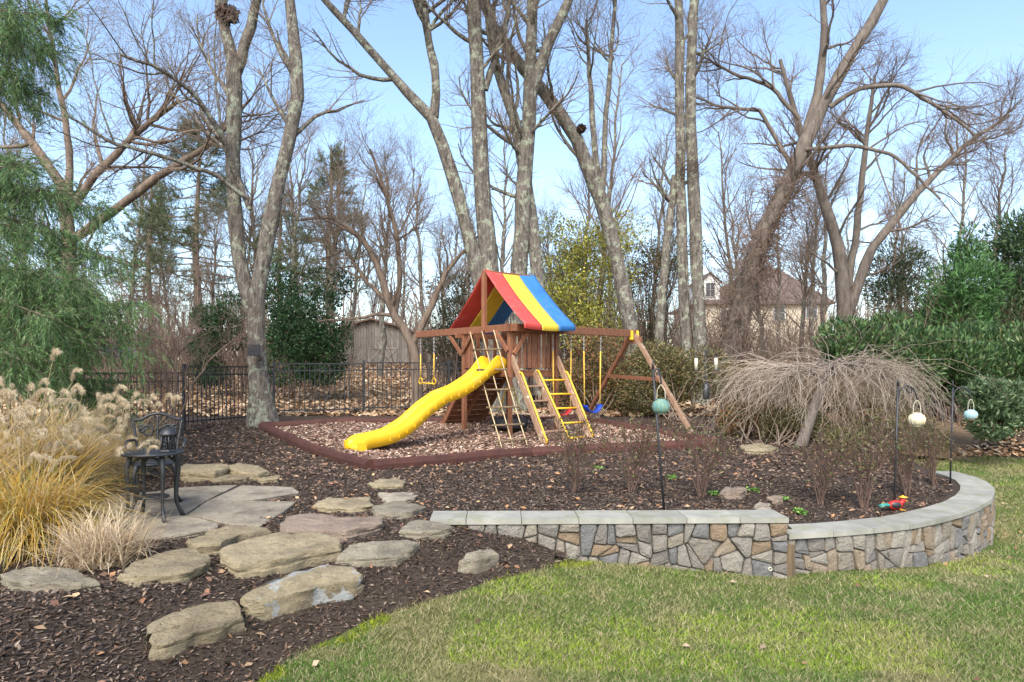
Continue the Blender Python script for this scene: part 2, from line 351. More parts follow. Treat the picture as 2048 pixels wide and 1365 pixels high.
# fallen leaves, chips, grass: nobody could count them
def scatter(name, n, x0, x1, y0, y1, ok, zf, lr, wr, cols, tilt, mat, label, cat, fold=.2, dens=None):
    x = rng.uniform(x0, x1, n); y = y0 + (y1 - y0) * rng.uniform(0, 1, n) ** (dens or 1)
    k = ok(x, y); x = x[k]; y = y[k]; n = len(x)
    a = rng.uniform(0, 2 * np.pi, n); Dr = np.stack([np.cos(a), np.sin(a), rng.normal(0, tilt, n)], 1)
    Nn = np.stack([rng.normal(0, tilt, n), rng.normal(0, tilt, n), np.ones(n)], 1)
    L = rng.uniform(*lr, n); W = rng.uniform(*wr, n)
    P = np.stack([x, y, zf(x, y) + L * .12 + .004], 1)
    V, F, C = leaves(P, Dr, Nn, L, W, pick(n, cols, .22), fold)
    o = part_np(name, V, F, mat, colr=C, kind='stuff'); tag(o, label, cat); return o
inplay = lambda x, y: inpoly(x, y, BORD)
vis = lambda x, y: np.abs(x) < y * .76 + .3
mulch_ok = lambda x, y: (sdist(x, y) > .0) & ~inplay(x, y) & vis(x, y) & ~((sdist(x, y) < .42) & (y > 6.3) & (x > -.8) & (x < 6.7) & (y < 11))
scatter('mulch_chips', 190000, -7, 7, 3.4, 9, mulch_ok, mulch_z, (.015, .058), (.006, .018), [(.08, .057, .043), (.055, .04, .032), (.125, .088, .062), (.19, .135, .095), (.025, .019, .016), (.21, .155, .115), (.13, .075, .045), (.075, .055, .045), (.035, .027, .023)], .35, M['litter'], 'dark shredded bark mulch chips covering the bed', 'mulch', .1, 1.25)
scatter('mulch_chips', 50000, -12, 8.5, 9, 16, mulch_ok, mulch_z, (.04, .10), (.012, .03), [(.05, .034, .027), (.085, .055, .042), (.15, .10, .07), (.25, .17, .12)], .35, M['litter'], 'coarser mulch and leaf bits around the play area', 'mulch', .1)
scatter('fallen_leaves', 5200, -8, 8.2, 3.6, 16, mulch_ok, mulch_z, (.04, .09), (.025, .05), [(.30, .16, .075), (.22, .11, .06), (.38, .25, .14), (.17, .09, .06)], .4, M['litter'], 'brown fallen leaves strewn over the dark mulch', 'leaves')
scatter('wood_chips', 60000, -7, 5, 8.5, 18, inplay, lambda x, y: mulch_z(x, y) + .05, (.03, .10), (.02, .05), [(.34, .205, .14), (.25, .145, .10), (.44, .31, .225), (.16, .095, .07), (.50, .38, .29)], .4, M['litter'], 'pinkish brown wood chips and leaves inside the play border', 'wood chips')
scatter('leaf_litter', 48000, -26, 30, 17, 48, lambda x, y: np.abs(x) < y * .76 + .5, lambda x, y: bed_z(x, y) + (lat_noise(x, y, .15, 5) - .5) * .3 * sstep(19, 30, y), (.10, .22), (.07, .15), [(.42, .27, .15), (.34, .20, .11), (.50, .35, .21), (.24, .14, .08), (.56, .43, .29)], .5, M['litter'], 'tan leaf litter covering the slope beyond the fence', 'leaves', dens=1.6)
def grass():
    n = 620000; y = 3.9 + 15 * rng.uniform(0, 1, n) ** 1.9; x = rng.uniform(-1, 1, n) * (y * .78 + .3)
    s = sdist(x, y) + (lat_noise(x, y, 3, 9) - .5) * .16
    k = (s < .02) & (x < 12.3) & ~((s > -.05) & (y > 6.6) & (y < 11) & (x > 2.5)); x, y, s = x[k], y[k], s[k]; n = len(x)
    P = np.stack([x, y, lawn_z(x, y) - .004], 1); h = rng.uniform(.02, .05, n) * (1 + .03 * (y - 4)); w = rng.uniform(.002, .0045, n) * (.6 + .12 * y)
    a = rng.uniform(0, 2 * np.pi, n); S = np.stack([np.cos(a), np.sin(a), 0 * a], 1); ln = rng.normal(0, .65, (n, 2))
    tip = P + np.stack([ln[:, 0] * h, ln[:, 1] * h, h * rng.uniform(.5, 1, n)], 1)
    V = np.stack([P - S * w[:, None], P + S * w[:, None], tip], 1).reshape(-1, 3)
    big = lat_noise(x * .7 + y * .5, y - .4 * x, .9, 2); fine = lat_noise(x, y, 4.5, 6); lime = sstep(.60, .72, .75 * lat_noise(x * .8, y * 1.6, 1.1, 21) + .25 * lat_noise(x, y, 6, 41))
    base = np.array([.105, .195, .035]) * (1 - big[:, None]) + np.array([.225, .245, .065]) * big[:, None]
    tan = np.maximum(sstep(.55, .85, fine) * .6, sstep(.58, .8, lat_noise(x, y, 1.6, 52)) * .75)[:, None]; base = base * (1 - tan) + np.array([.34, .28, .14]) * tan
    lime = lime * (rng.uniform(0, 1, n) < .75); base = base * (1 - .7 * lime[:, None]) + np.array([.30, .40, .03]) * .7 * lime[:, None]
    dry = rng.uniform(0, 1, n) < .30; base[dry] = (.40, .34, .19)
    moss = ((s > -.2 + .2 * fine + .3 * (1 - lat_noise(x, y, 1.7, 31))) & (y < 9.5) & (rng.uniform(0, 1, n) < .75))[:, None]; base = np.where(moss, np.array([.28, .32, .025]), base)
    C = np.repeat(np.clip(base * (1 + rng.normal(0, .18, (n, 1))), .01, .9), 3, axis=0)
    o = part_np('lawn_grass', V, np.arange(n * 3).reshape(n, 3), M['blade'], colr=C, kind='stuff'); tag(o, 'short green and straw coloured winter lawn grass', 'grass')
grass()
scatter('lawn_leaves', 230, -2, 9, 4.2, 12, lambda x, y: (sdist(x, y) < -.05) & vis(x, y), lambda x, y: lawn_z(x, y) + .02, (.04, .08), (.03, .05), [(.30, .17, .09), (.36, .26, .17), (.22, .12, .07)], .5, M['litter'], 'scattered brown leaves lying on the lawn', 'leaves')

# ------------------------------------------------------------------ stone wall
def path_at(path, s):
    acc = 0
    for i, (a, b) in enumerate(zip(path[:-1], path[1:])):
        L = math.hypot(b[0] - a[0], b[1] - a[1])
        if s <= acc + L or i == len(path) - 2:
            t = (s - acc) / L; d = ((b[0] - a[0]) / L, (b[1] - a[1]) / L)
            return a[0] + (b[0] - a[0]) * t, a[1] + (b[1] - a[1]) * t, d[1], -d[0]      # position and outward (towards the lawn) normal
        acc += L
def plen(path): return sum(math.hypot(b[0] - a[0], b[1] - a[1]) for a, b in zip(path[:-1], path[1:]))
def clip_cell(poly, px, py, qx, qy):
    mx, my = (px + qx) / 2, (py + qy) / 2; nx, ny = qx - px, qy - py; out = []
    for i in range(len(poly)):
        a, b = poly[i], poly[(i + 1) % len(poly)]; da = (a[0] - mx) * nx + (a[1] - my) * ny; db = (b[0] - mx) * nx + (b[1] - my) * ny
        if da <= 0: out.append(a)
        if (da < 0) != (db < 0) and abs(da - db) > 1e-12: t = da / (da - db); out.append((a[0] + (b[0] - a[0]) * t, a[1] + (b[1] - a[1]) * t))
    return out
def shrink(poly, g):
    n = len(poly); area = sum(poly[i][0] * poly[(i + 1) % n][1] - poly[(i + 1) % n][0] * poly[i][1] for i in range(n)) / 2
    if abs(area) < .0009: return None
    cx = sum(p[0] for p in poly) / n; cy = sum(p[1] for p in poly) / n; out = []
    for x, y in poly:
        d = math.hypot(x - cx, y - cy); k = max(.3, 1 - g * 1.25 / max(d, 1e-4)); out.append((cx + (x - cx) * k, cy + (y - cy) * k))
    return out
def round_poly(poly, k=.16):
    out = []; n = len(poly)
    for i in range(n):
        a, b, c_ = poly[i - 1], poly[i], poly[(i + 1) % n]
        out.append((b[0] + (a[0] - b[0]) * k, b[1] + (a[1] - b[1]) * k)); out.append((b[0] + (c_[0] - b[0]) * k, b[1] + (c_[1] - b[1]) * k))
    return out
def stone_wall(name, path, zt, zb, label, caps, seed, thick=.33, capz=.052):
    rnd = random.Random(seed); L = plen(path); p0 = path[len(path) // 2]
    w = empty(name, (p0[0], p0[1], zb), label, 'wall')
    seeds = []; x = 0
    while x < L + .2:
        for r in range(2): seeds.append((x + rnd.uniform(-.12, .12), zb + (.27 + .5 * r) * (zt - zb) + rnd.uniform(-.09, .09)))
        x += rnd.uniform(.26, .46)
    cells = []
    def cut(poly, depth):
        n = len(poly); ar = abs(sum(poly[i][0] * poly[(i + 1) % n][1] - poly[(i + 1) % n][0] * poly[i][1] for i in range(n)) / 2)
        w = max(p[0] for p in poly) - min(p[0] for p in poly); h = max(p[1] for p in poly) - min(p[1] for p in poly)
        if depth > 4 or ar < rnd.uniform(.012, .055): cells.append(poly); return
        mx = min(p[0] for p in poly) + w * rnd.uniform(.3, .7); my = min(p[1] for p in poly) + h * rnd.uniform(.3, .7); an = rnd.uniform(-.35, .35) + (0 if w > h * rnd.uniform(.7, 1.3) else math.pi / 2); dx, dy = math.cos(an) * .01, math.sin(an) * .01
        for sg in (1, -1):
            q = clip_cell(poly, mx - sg * dx, my - sg * dy, mx + sg * dx, my + sg * dy)
            if len(q) > 2: cut(q, depth + 1)
    for i, (sx, sy) in enumerate(seeds):
        cell = [(max(0, sx - .6), zb), (min(L, sx + .6), zb), (min(L, sx + .6), zt), (max(0, sx - .6), zt)]
        if sx - .6 > L or sx + .6 < 0: continue
        for j, (qx, qy) in enumerate(seeds):
            if i != j and abs(qx - sx) < 1.2: cell = clip_cell(cell, sx, sy * 1.0, qx, qy)
            if len(cell) < 3: break
        if len(cell) > 2: cut(cell, 0)
    for cell in cells:
        cell = shrink(cell, .0055)
        if not cell: continue
        cell = round_poly(cell, .1); n = len(cell); cx = sum(p[0] for p in cell) / n; cy = sum(p[1] for p in cell) / n
        out = rnd.uniform(.0, .034); tx, ty = rnd.uniform(-.12, .12), rnd.uniform(-.12, .12); V = []
        for k, d in ((1, -.07), (1, out - .014), (.93, out), (.55, out + .009)):
            for x, y in cell:
                xx = cx + (x - cx) * k; yy = cy + (y - cy) * k; X, Y, nx, ny = path_at(path, min(max(xx, 0), L)); dd = d + (tx * (xx - cx) + ty * (yy - cy) + rnd.uniform(-.005, .005) if d > -.05 else 0)
                V.append((X + nx * dd, Y + ny * dd, yy))
        F = [tuple(range(3 * n, 4 * n))] + [(r * n + k, r * n + (k + 1) % n, (r + 1) * n + (k + 1) % n, (r + 1) * n + k) for r in (0, 1, 2) for k in range(n)]
        X, Y, _, _ = path_at(path, cx); part_py('stone', V, F, M['stone'], w, origin=(X, Y, cy))
    K = 40; V = []; F = []                                 # mortar core behind the stone faces
    for i in range(K + 1):
        X, Y, nx, ny = path_at(path, L * i / K)
        for d in (-.022, -thick + .06):
            for z in (zb, zt): V.append((X + nx * d, Y + ny * d, z))
    for i in range(K):
        a = i * 4; b = a + 4; F += [(a, b, b + 1, a + 1), (a + 2, a + 3, b + 3, b + 2), (a + 1, b + 1, b + 3, a + 3)]
    F += [(0, 1, 3, 2), (K * 4, K * 4 + 2, K * 4 + 3, K * 4 + 1)]
    part_py('mortar_core', V, F, M['mortar'], w)
    for a, b in zip(caps[:-1], caps[1:]):
        a2, b2 = a + .003, b - .003; m = 4; V = []; zj = rnd.uniform(-.003, .003)
        for i in range(m + 1):
            X, Y, nx, ny = path_at(path, min(max(a2 + (b2 - a2) * i / m, 0), L)); ex = 0
            for d, z in ((.035, zt + .002), (.035, zt + capz + zj), (-thick, zt + capz + zj), (-thick, zt + .002)): V.append((X + nx * d, Y + ny * d, z))
        F = [(i * 4 + k, i * 4 + (k + 1) % 4, i * 4 + 4 + (k + 1) % 4, i * 4 + 4 + k) for i in range(m) for k in range(4)] + [(3, 2, 1, 0), (m * 4, m * 4 + 1, m * 4 + 2, m * 4 + 3)]
        o = part_py('cap_stone', V, F, M['bluestone'], w)
        bm = bmesh.new(); bm.from_mesh(o.data); bmesh.ops.recalc_face_normals(bm, faces=bm.faces[:]); bm.to_mesh(o.data); bm.free()
    return w
xs = [(p - 1024) * 6.36 / FP + .74 for p in (870, 933, 1043, 1157, 1265, 1373, 1480, 1572)]
xs[0] = 0; xs[-1] = plen(WL)
lw = stone_wall('retaining_wall', WL, .505, -.06, 'straight taller fieldstone retaining wall with flat grey bluestone caps', xs, 3)
LC = plen(WC); ncap = 13
rw = stone_wall('curved_retaining_wall', WC, .325, -.42, 'curved lower fieldstone wall with grey bluestone caps sweeping round the bed', [LC * i / ncap for i in range(ncap + 1)], 11)
pp = Vector((2.545, 6.40, 0)); V, F = boxvf(pp + Vector((0, 0, -.1)), pp + Vector((0, 0, .30)), .055, .06); tag(part_py('timber_post', V, F, M['timber'], None, origin=pp), 'short brown timber upright where the two stone walls meet', 'post')
for px, py, lb in ((1245, 1100, 'small drain pipe end poking out of the taller straight wall near the mulch'), (1541, 1139, 'small drain pipe end low in the wall next to the timber post')):
    q = Q(px, py, 6.36); e = empty('drain_pipe', q, lb, 'pipe')
    lathe('pipe', [(.013, -.06), (.018, -.06), (.018, .0), (.013, .0), (.013, -.05)], q, M['feeder'], e, 12)
    e.rotation_euler = (R(90), 0, 0)

# ------------------------------------------------------------------ boulders, steps and flagstones
def slab(name, pix, th, mat, label, cat, group=None, sink=.12, rough=1.0, flat=False):
    """a stone whose top outline is given in photo pixels, laid on the ground with its own thickness"""
    P = [gp(x, y, th) for x, y in pix]; cx = sum(p.x for p in P) / len(P); cy = sum(p.y for p in P) / len(P)
    g = gz(cx, cy); zt = sum(p.z for p in P) / len(P); n = 72
    Z = resample(np.array([[p.x, p.y, p.z] for p in P + [P[0]]]), n + 1, 1)[:n] if not flat else resample(np.array([[p.x, p.y, p.z] for p in P + [P[0]]]), n + 1)[:n]
    sd = random.uniform(0, 99); V = []; F = []
    rings = [(1.0, None), (1.03, .1), (1.035, .35), (1.0, .45), (1.02, .6), (1.02, .82), (1.0, .955), (.982, 1.0), (.95, 1.0), (.8, 1.0), (.62, 1.0), (.42, 1.0), (.2, 1.0)]
    for k, h in rings:
        for i in range(n):
            x = cx + (Z[i, 0] - cx) * k; y = cy + (Z[i, 1] - cy) * k
            top = zt * .5 + Z[i, 2] * .5; bot = g - sink
            z = bot if h is None else (g - .02) + (top - g + .02) * h
            nn = mnoise.noise(Vector((x * 5 + sd, y * 5, z * 6))) * .03 * rough; n2 = (mnoise.noise(Vector((x * 13, y * 13 + sd, z * 30))) * .022 + mnoise.noise(Vector((x * 34, y * 34 + sd, z * 60))) * .009) * rough
            dx, dy = x - cx, y - cy; dl = math.hypot(dx, dy) + 1e-6
            if h is not None and k > .95: x += dx / dl * (nn + n2); y += dy / dl * (nn + n2)
            if h is not None and k <= .95: z += nn * .6 + n2 * .55
            V.append((x, y, z))
    m = len(rings)
    for r in range(m - 1):
        for i in range(n): F.append((r * n + i, r * n + (i + 1) % n, (r + 1) * n + (i + 1) % n, (r + 1) * n + i))
    V.append((cx, cy, sum(v[2] for v in V[-n:]) / n)); F += [((m - 1) * n + i, (m - 1) * n + (i + 1) % n, len(V) - 1) for i in range(n)]
    o = part_py(name, V, F, mat, None, smooth=not flat, origin=(cx, cy, g)); tag(o, label, cat, group)
    bm = bmesh.new(); bm.from_mesh(o.data); bmesh.ops.recalc_face_normals(bm, faces=bm.faces[:]); bm.to_mesh(o.data); bm.free(); o.data.set_sharp_from_angle(angle=R(32)); return o
def z4(*p): return [(x / 2.626, 1000 + y / 2.626) for x, y in p]
def z5(*p): return [(560 + x / 3.012, 860 + y / 3.012) for x, y in p]
def z3(*p): return [(x / 3.25, 680 + y / 3.25) for x, y in p]
ST = [
 ('stepping_boulder', z4((800, 680), (765, 720), (800, 640), (950, 560), (1060, 517), (1230, 522), (1275, 580), (1290, 640), (1150, 690), (1010, 735), (900, 790), (800, 790)), .06, 'boulder', 'rounded tan boulder at the foot of the stone steps near the lawn tip', 'boulder'),
 ('stepping_boulder', z4((1280, 490), (1400, 410), (1540, 360), (1700, 335), (1860, 350), (1910, 400), (1850, 450), (1660, 490), (1480, 530), (1400, 560), (1300, 530)), .10, 'boulder_lichen', 'large tan step boulder with a white lichen patch on its face', 'boulder'),
 ('stepping_boulder', z4((1170, 280), (1180, 240), (1330, 190), (1500, 168), (1690, 172), (1780, 210), (1790, 250), (1600, 290), (1400, 330), (1260, 345)), .10, 'boulder', 'long thick tan step boulder directly behind the lichen patched one', 'boulder'),
 ('stepping_boulder', z4((620, 390), (700, 330), (860, 275), (1000, 254), (1080, 275), (1120, 320), (1060, 360), (900, 390), (720, 410)), .065, 'boulder', 'grey tan boulder beside the small dry grass tuft', 'boulder'),
 ('stepping_boulder', z4((5, 395), (100, 365), (300, 350), (400, 375), (525, 425), (430, 440), (200, 440), (60, 435)), .06, 'boulder_grey', 'low flat layered boulder left of the small dry grass tuft', 'boulder'),
 ('stepping_boulder', z4((990, 205), (1100, 160), (1250, 132), (1400, 150), (1420, 165), (1260, 190), (1160, 225), (1020, 235)), .09, 'boulder', 'slim golden tan slab along the edge of the flagstone patio', 'slab'),
 ('stepping_slab', z5((5, 560), (60, 520), (200, 512), (330, 520), (480, 522), (620, 515), (600, 560), (400, 610), (300, 615), (10, 610)), .09, 'boulder_pink', 'wide pinkish brown stone slab on the path beside the patio', 'slab'),
 ('stepping_slab', z5((340, 770), (420, 680), (600, 660), (760, 652), (828, 680), (800, 730), (690, 780), (500, 790)), .05, 'boulder_grey', 'flat cracked grey tan slab beside the big step boulders', 'slab'),
 ('stepping_slab', z5((715, 600), (780, 550), (860, 537), (960, 560), (1038, 590), (980, 615), (840, 625)), .06, 'boulder_grey', 'rough pointed tan slab by the buried end of the straight wall', 'slab'),
 ('stepping_slab', z5((555, 465), (640, 440), (730, 428), (868, 463), (800, 490), (660, 505), (570, 490)), .06, 'boulder_grey', 'blue grey pointed stone slab touching a small white slab', 'slab'),
 ('stepping_slab', z5((592, 378), (700, 380), (800, 378), (826, 392), (760, 420), (640, 430), (600, 405)), .04, 'flag', 'small whitish slab between the blue grey slab and the play border', 'slab'),
 ('stepping_slab', z5((200, 440), (290, 410), (400, 412), (545, 403), (556, 450), (440, 475), (280, 475)), .05, 'boulder', 'pale tan stepping slab next to the small whitish slab', 'slab'),
 ('stepping_slab', z5((532, 320), (600, 300), (700, 296), (760, 315), (740, 332), (600, 336)), .05, 'boulder', 'small orange tan stone against the front corner of the play border', 'slab'),
 ('stepping_slab', z5((1075, 790), (1130, 740), (1270, 706), (1320, 760), (1230, 790), (1180, 805)), .09, 'boulder_grey', 'lone small grey stone in the mulch below the straight wall', 'boulder'),
 ('edging_slab', z3((1150, 835), (1200, 815), (1400, 805), (1480, 808), (1490, 830), (1400, 850), (1180, 855)), .12, 'boulder', 'tan ledge slab at the back of the patio beside the chair', 'slab'),
 ('edging_slab', z3((1480, 815), (1540, 800), (1640, 815), (1750, 855), (1680, 870), (1560, 855), (1490, 838)), .1, 'boulder', 'pointed mossy ledge slab at the patio back, away from the chair', 'slab'),
 ('edging_slab', z3((1360, 890), (1450, 860), (1560, 872), (1640, 890), (1560, 905), (1380, 908)), .05, 'boulder', 'low tan slab tucked under the ledge slabs behind the patio', 'slab'),
 ('edging_slab', z3((1650, 895), (1740, 878), (1830, 875), (1800, 905), (1700, 915)), .04, 'boulder', 'small tan slab at the outer end of the patio ledge', 'slab'),
 ('bed_stone', [(1440, 983), (1452, 975), (1478, 972), (1492, 978), (1480, 986), (1455, 988)], .07, 'boulder_pink', 'smooth brownish stone lying in the mulch behind the straight wall', 'stone'),
 ('bed_stone', [(1530, 995), (1545, 989), (1566, 992), (1566, 1000), (1545, 1002)], .05, 'boulder_pink', 'small rough brown stone in the mulch near bright green seedlings', 'stone'),
 ('bed_stone', [(1508, 1012), (1520, 1006), (1540, 1010), (1540, 1020), (1515, 1022)], .05, 'flag', 'small pale stone just behind the end of the straight wall cap', 'stone'),
 ('bed_stone', [(1480, 892), (1510, 886), (1545, 890), (1558, 897), (1530, 902), (1490, 900)], .07, 'boulder', 'flat tan stone below the low clipped shrub', 'stone'),
]
for nm, pix, th, mt, lb, ct in ST: slab(nm, pix, th, M[mt], lb, ct)
FL = [
 (z3((640, 1090), (700, 1010), (1060, 985), (1120, 968), (1540, 946), (1345, 1032), (1205, 1128), (760, 1185), (650, 1140)), 'large flagstone under the iron table and chair'),
 (z3((1570, 950), (1800, 955), (1900, 962), (1942, 990), (1640, 1036), (1300, 1075), (1360, 1035)), 'pale flagstone at the back outer corner of the patio'),
 (z3((1232, 1136), (1295, 1087), (1640, 1048), (1920, 1045), (1830, 1120), (1690, 1200), (1500, 1190), (1420, 1178)), 'flagstone with a dark stain beside the pinkish slab'),
 (z3((690, 1205), (1000, 1165), (1212, 1142), (1415, 1195), (1410, 1215), (1150, 1270), (830, 1298), (700, 1290)), 'flagstone at the patio front next to the golden slab')]
for pix, lb in FL: slab('flagstone', pix, .035, M['flag'], lb, 'flagstone', rough=.25)

# ------------------------------------------------------------------ play border
PB = empty('play_border', BORD[0], 'dark red rubber timber edging around the play area', 'edging')
for i in range(len(BORD)):
    a, b = BORD[i], BORD[(i + 1) % len(BORD)]; L = (b - a).length; m = max(1, round(L / 2.4))
    for k in range(m):
        p = a.lerp(b, k / m); q = a.lerp(b, (k + 1) / m); p.z = gz(p.x, p.y); q.z = gz(q.x, q.y); d = (q - p).normalized(); s = Vector((d.y, -d.x, 0)).normalized()
        mid = (p + q) / 2; V = []; F = []; prof = [(-.08, -.03), (-.08, .07), (-.055, .125), (0, .145), (.055, .125), (.08, .07), (.08, -.03)]
        N = 7
        for j in range(N):
            c0 = p.lerp(q, .004 + .992 * j / (N - 1)); c0.z = gz(c0.x, c0.y) * .5 + c0.z * .5; wv = (random.random() - .5) * .015
            for o_, h in prof: V.append(c0 + s * (o_ + wv) + Vector((0, 0, h)))
        n = len(prof); F = [(j * n + r, j * n + r + 1, (j + 1) * n + r + 1, (j + 1) * n + r) for j in range(N - 1) for r in range(n - 1)] + [tuple(range(n)), tuple(range(N * n - 1, (N - 1) * n - 1, -1))]
        part_py('border_timber', V, F, M['border'], PB, smooth=False, origin=mid)

# ------------------------------------------------------------------ play set
C0 = Vector((-.53, 13.74, 0)); U = Vector((.628, -.778, 0)); VV = Vector((.778, .628, 0))
def pl(a, b, z): return C0 + U * a + VV * b + Vector((0, 0, z))
def pg(a, b, off=.04): p = pl(a, b, 0); p.z = gz(p.x, p.y) + off; return p
PS = empty('playset', pg(0, .6, 0), 'stained wooden swing set tower with striped canopy and yellow slide', 'playset')
rwd, old = M['redwood'], M['oldwood']
for a in (-.75, .75):
    for b in (.03, 1.2): beam('post', pg(a, b, -.05) if a < 0 else pl(a, b, 1.75), pl(a, b, 2.72), .085, .085, rwd, PS)
beam('post', pg(.75, .03, -.05), pl(.75, .03, 1.76), .06, .08, rwd, PS); beam('post', pg(.75, 1.2, -.05), pl(.75, 1.2, 1.76), .06, .08, rwd, PS)
beam('roof_post', pl(0, -.02, 2.66), pl(0, -.02, 3.84), .085, .085, rwd, PS); beam('roof_post', pl(0, 1.24, 2.66), pl(0, 1.24, 3.82), .085, .085, rwd, PS)
beam('ridge_beam', pl(0, -.03, 3.83), pl(0, 1.26, 3.83), .05, .05, rwd, PS)
for a in (-.72, .72): beam('rim_joist', pl(a, -.02, 1.83), pl(a, 1.25, 1.83), .05, .13, rwd, PS)
for b in (0, 1.22): beam('rim_joist', pl(-.76, b, 1.83), pl(.76, b, 1.83), .05, .13, rwd, PS)
for i in range(9): beam('deck_board', pl(-.68 + i * .17, .03, 1.885), pl(-.68 + i * .17, 1.2, 1.885), .15, .028, rwd, PS)
beam('top_beam', pl(-2.58, 0, 2.69), pl(.98, 0, 2.69), .06, .14, rwd, PS)
beam('top_beam', pl(-1.0, 1.22, 2.69), pl(.98, 1.22, 2.69), .06, .14, rwd, PS)
beam('top_beam', pl(-.8, -.15, 2.6), pl(-.8, 1.3, 2.6), .05, .11, rwd, PS)
beam('swing_beam', pl(.82, -.1, 2.69), pl(.82, 3.55, 2.69), .07, .15, rwd, PS)
for a0, a1 in ((-.75, -.38), (.75, .38)): beam('brace', pl(a0, -.03, 2.25), pl(a1, -.03, 2.64), .04, .085, rwd, PS)
beam('brace', pl(-1.25, 0, 2.62), pl(-.79, 0, 2.2), .04, .085, rwd, PS)
beam('brace', pl(.8, .08, 2.2), pl(.8, .42, 2.62), .04, .085, rwd, PS)
for i in range(9):
    b = .14 + i * .122; beam('slat', pl(.75, b, 1.93), pl(.75, b, 2.62), .022 if i != 4 else .03, .08 if i != 4 else .13, rwd, PS, up=VV, bev=.004)
for i in range(5):
    b = .16 + i * .22; beam('slat', pl(-.75, b, 1.93), pl(-.75, b, 2.62), .022, .09, rwd, PS, up=VV, bev=.004)
for a in (-.68, -.57, -.46): beam('slat', pl(a, .02, 1.93), pl(a, .02, 2.62), .022, .085, rwd, PS, up=U, bev=.004)
for i in range(7):
    a = -.6 + i * .2; beam('slat', pl(a, 1.2, 1.93), pl(a, 1.2, 2.62), .022, .085, rwd, PS, up=U, bev=.004)
# A-frame at the swing beam's far end
ap = pl(.82, 3.4, 2.66)
fr, bk = pg(2.3, 3.5, 0), pg(-.75, 3.5, 0)
beam('frame_leg', ap + U * .05, fr, .085, .085, old, PS); beam('frame_leg', ap - U * .05, bk, .085, .085, rwd, PS)
cb = lambda t, p: ap.lerp(p, t)
beam('cross_bar', cb(.47, bk) - VV * .07, cb(.47, fr) - VV * .07, .04, .085, rwd, PS)
beam('gusset', ap - U * .24 + Vector((0, 0, -.12)), ap + U * .24 + Vector((0, 0, -.12)), .05, .13, rwd, PS)
for d in (-.08, .1): beam('bracket', ap + U * .03 + VV * d + Vector((0, 0, -.12)), ap + U * .03 + VV * d + Vector((0, 0, .09)), .06, .09, M['yellowrail'], PS, bev=.015)
# ladders on the right front side
LAD = []
for b, rail in ((.05, 1), (.62, 1), (1.2, 1)):
    t0 = pl(.77, b, 2.15 if b != .62 else 1.86); ft = pg(1.72, b, 0); LAD.append((t0, ft))
    beam('ladder_rail', t0, ft, .05, .12, old if b else old, PS)
    top = t0.lerp(ft, .22 if b != .62 else .02); e = top + U * .09 + Vector((0, 0, .06)); low = t0.lerp(ft, .97)
    tube_part('grab_rail', [top + Vector((0, 0, .01)), top + U * .03 + Vector((0, 0, .07)), e + Vector((0, 0, .0)), low.lerp(e, .1) + U * .1, low + U * .1 + Vector((0, 0, .06)), low + U * .02], .019, M['yellowrail'], PS, 8, 26)
def onlad(i, z):
    a, b = LAD[i]; t = (a.z - z) / (a.z - b.z); return a.lerp(b, t)
for k in range(4): z = .78 + k * .27; beam('rung', onlad(0, z), onlad(1, z), .09, .03, old, PS)
for k in range(5):
    z = .64 + k * .265; tube_part('yellow_rung', [onlad(1, z), onlad(2, z)], .018, M['yellowrail'], PS, 8)
# climbing wall on the far side, seen from below through the frame
for i in range(10):
    t0, t1 = i / 10, (i + 1) / 10 - .012; A = pl(-.78, .05, 1.82); B = pg(-1.72, .05, .03); vb = VV * 1.1
    p = A.lerp(B, (t0 + t1) / 2); ln = (B - A).length * (t1 - t0)
    beam('climbing_board', p, p + vb, .022, ln, rwd, PS, up=(B - A).normalized(), bev=.003)
for b in (.08, .6, 1.12): beam('climbing_stringer', pl(-.74, b, 1.78), pg(-1.66, b, .0), .05, .085, rwd, PS)
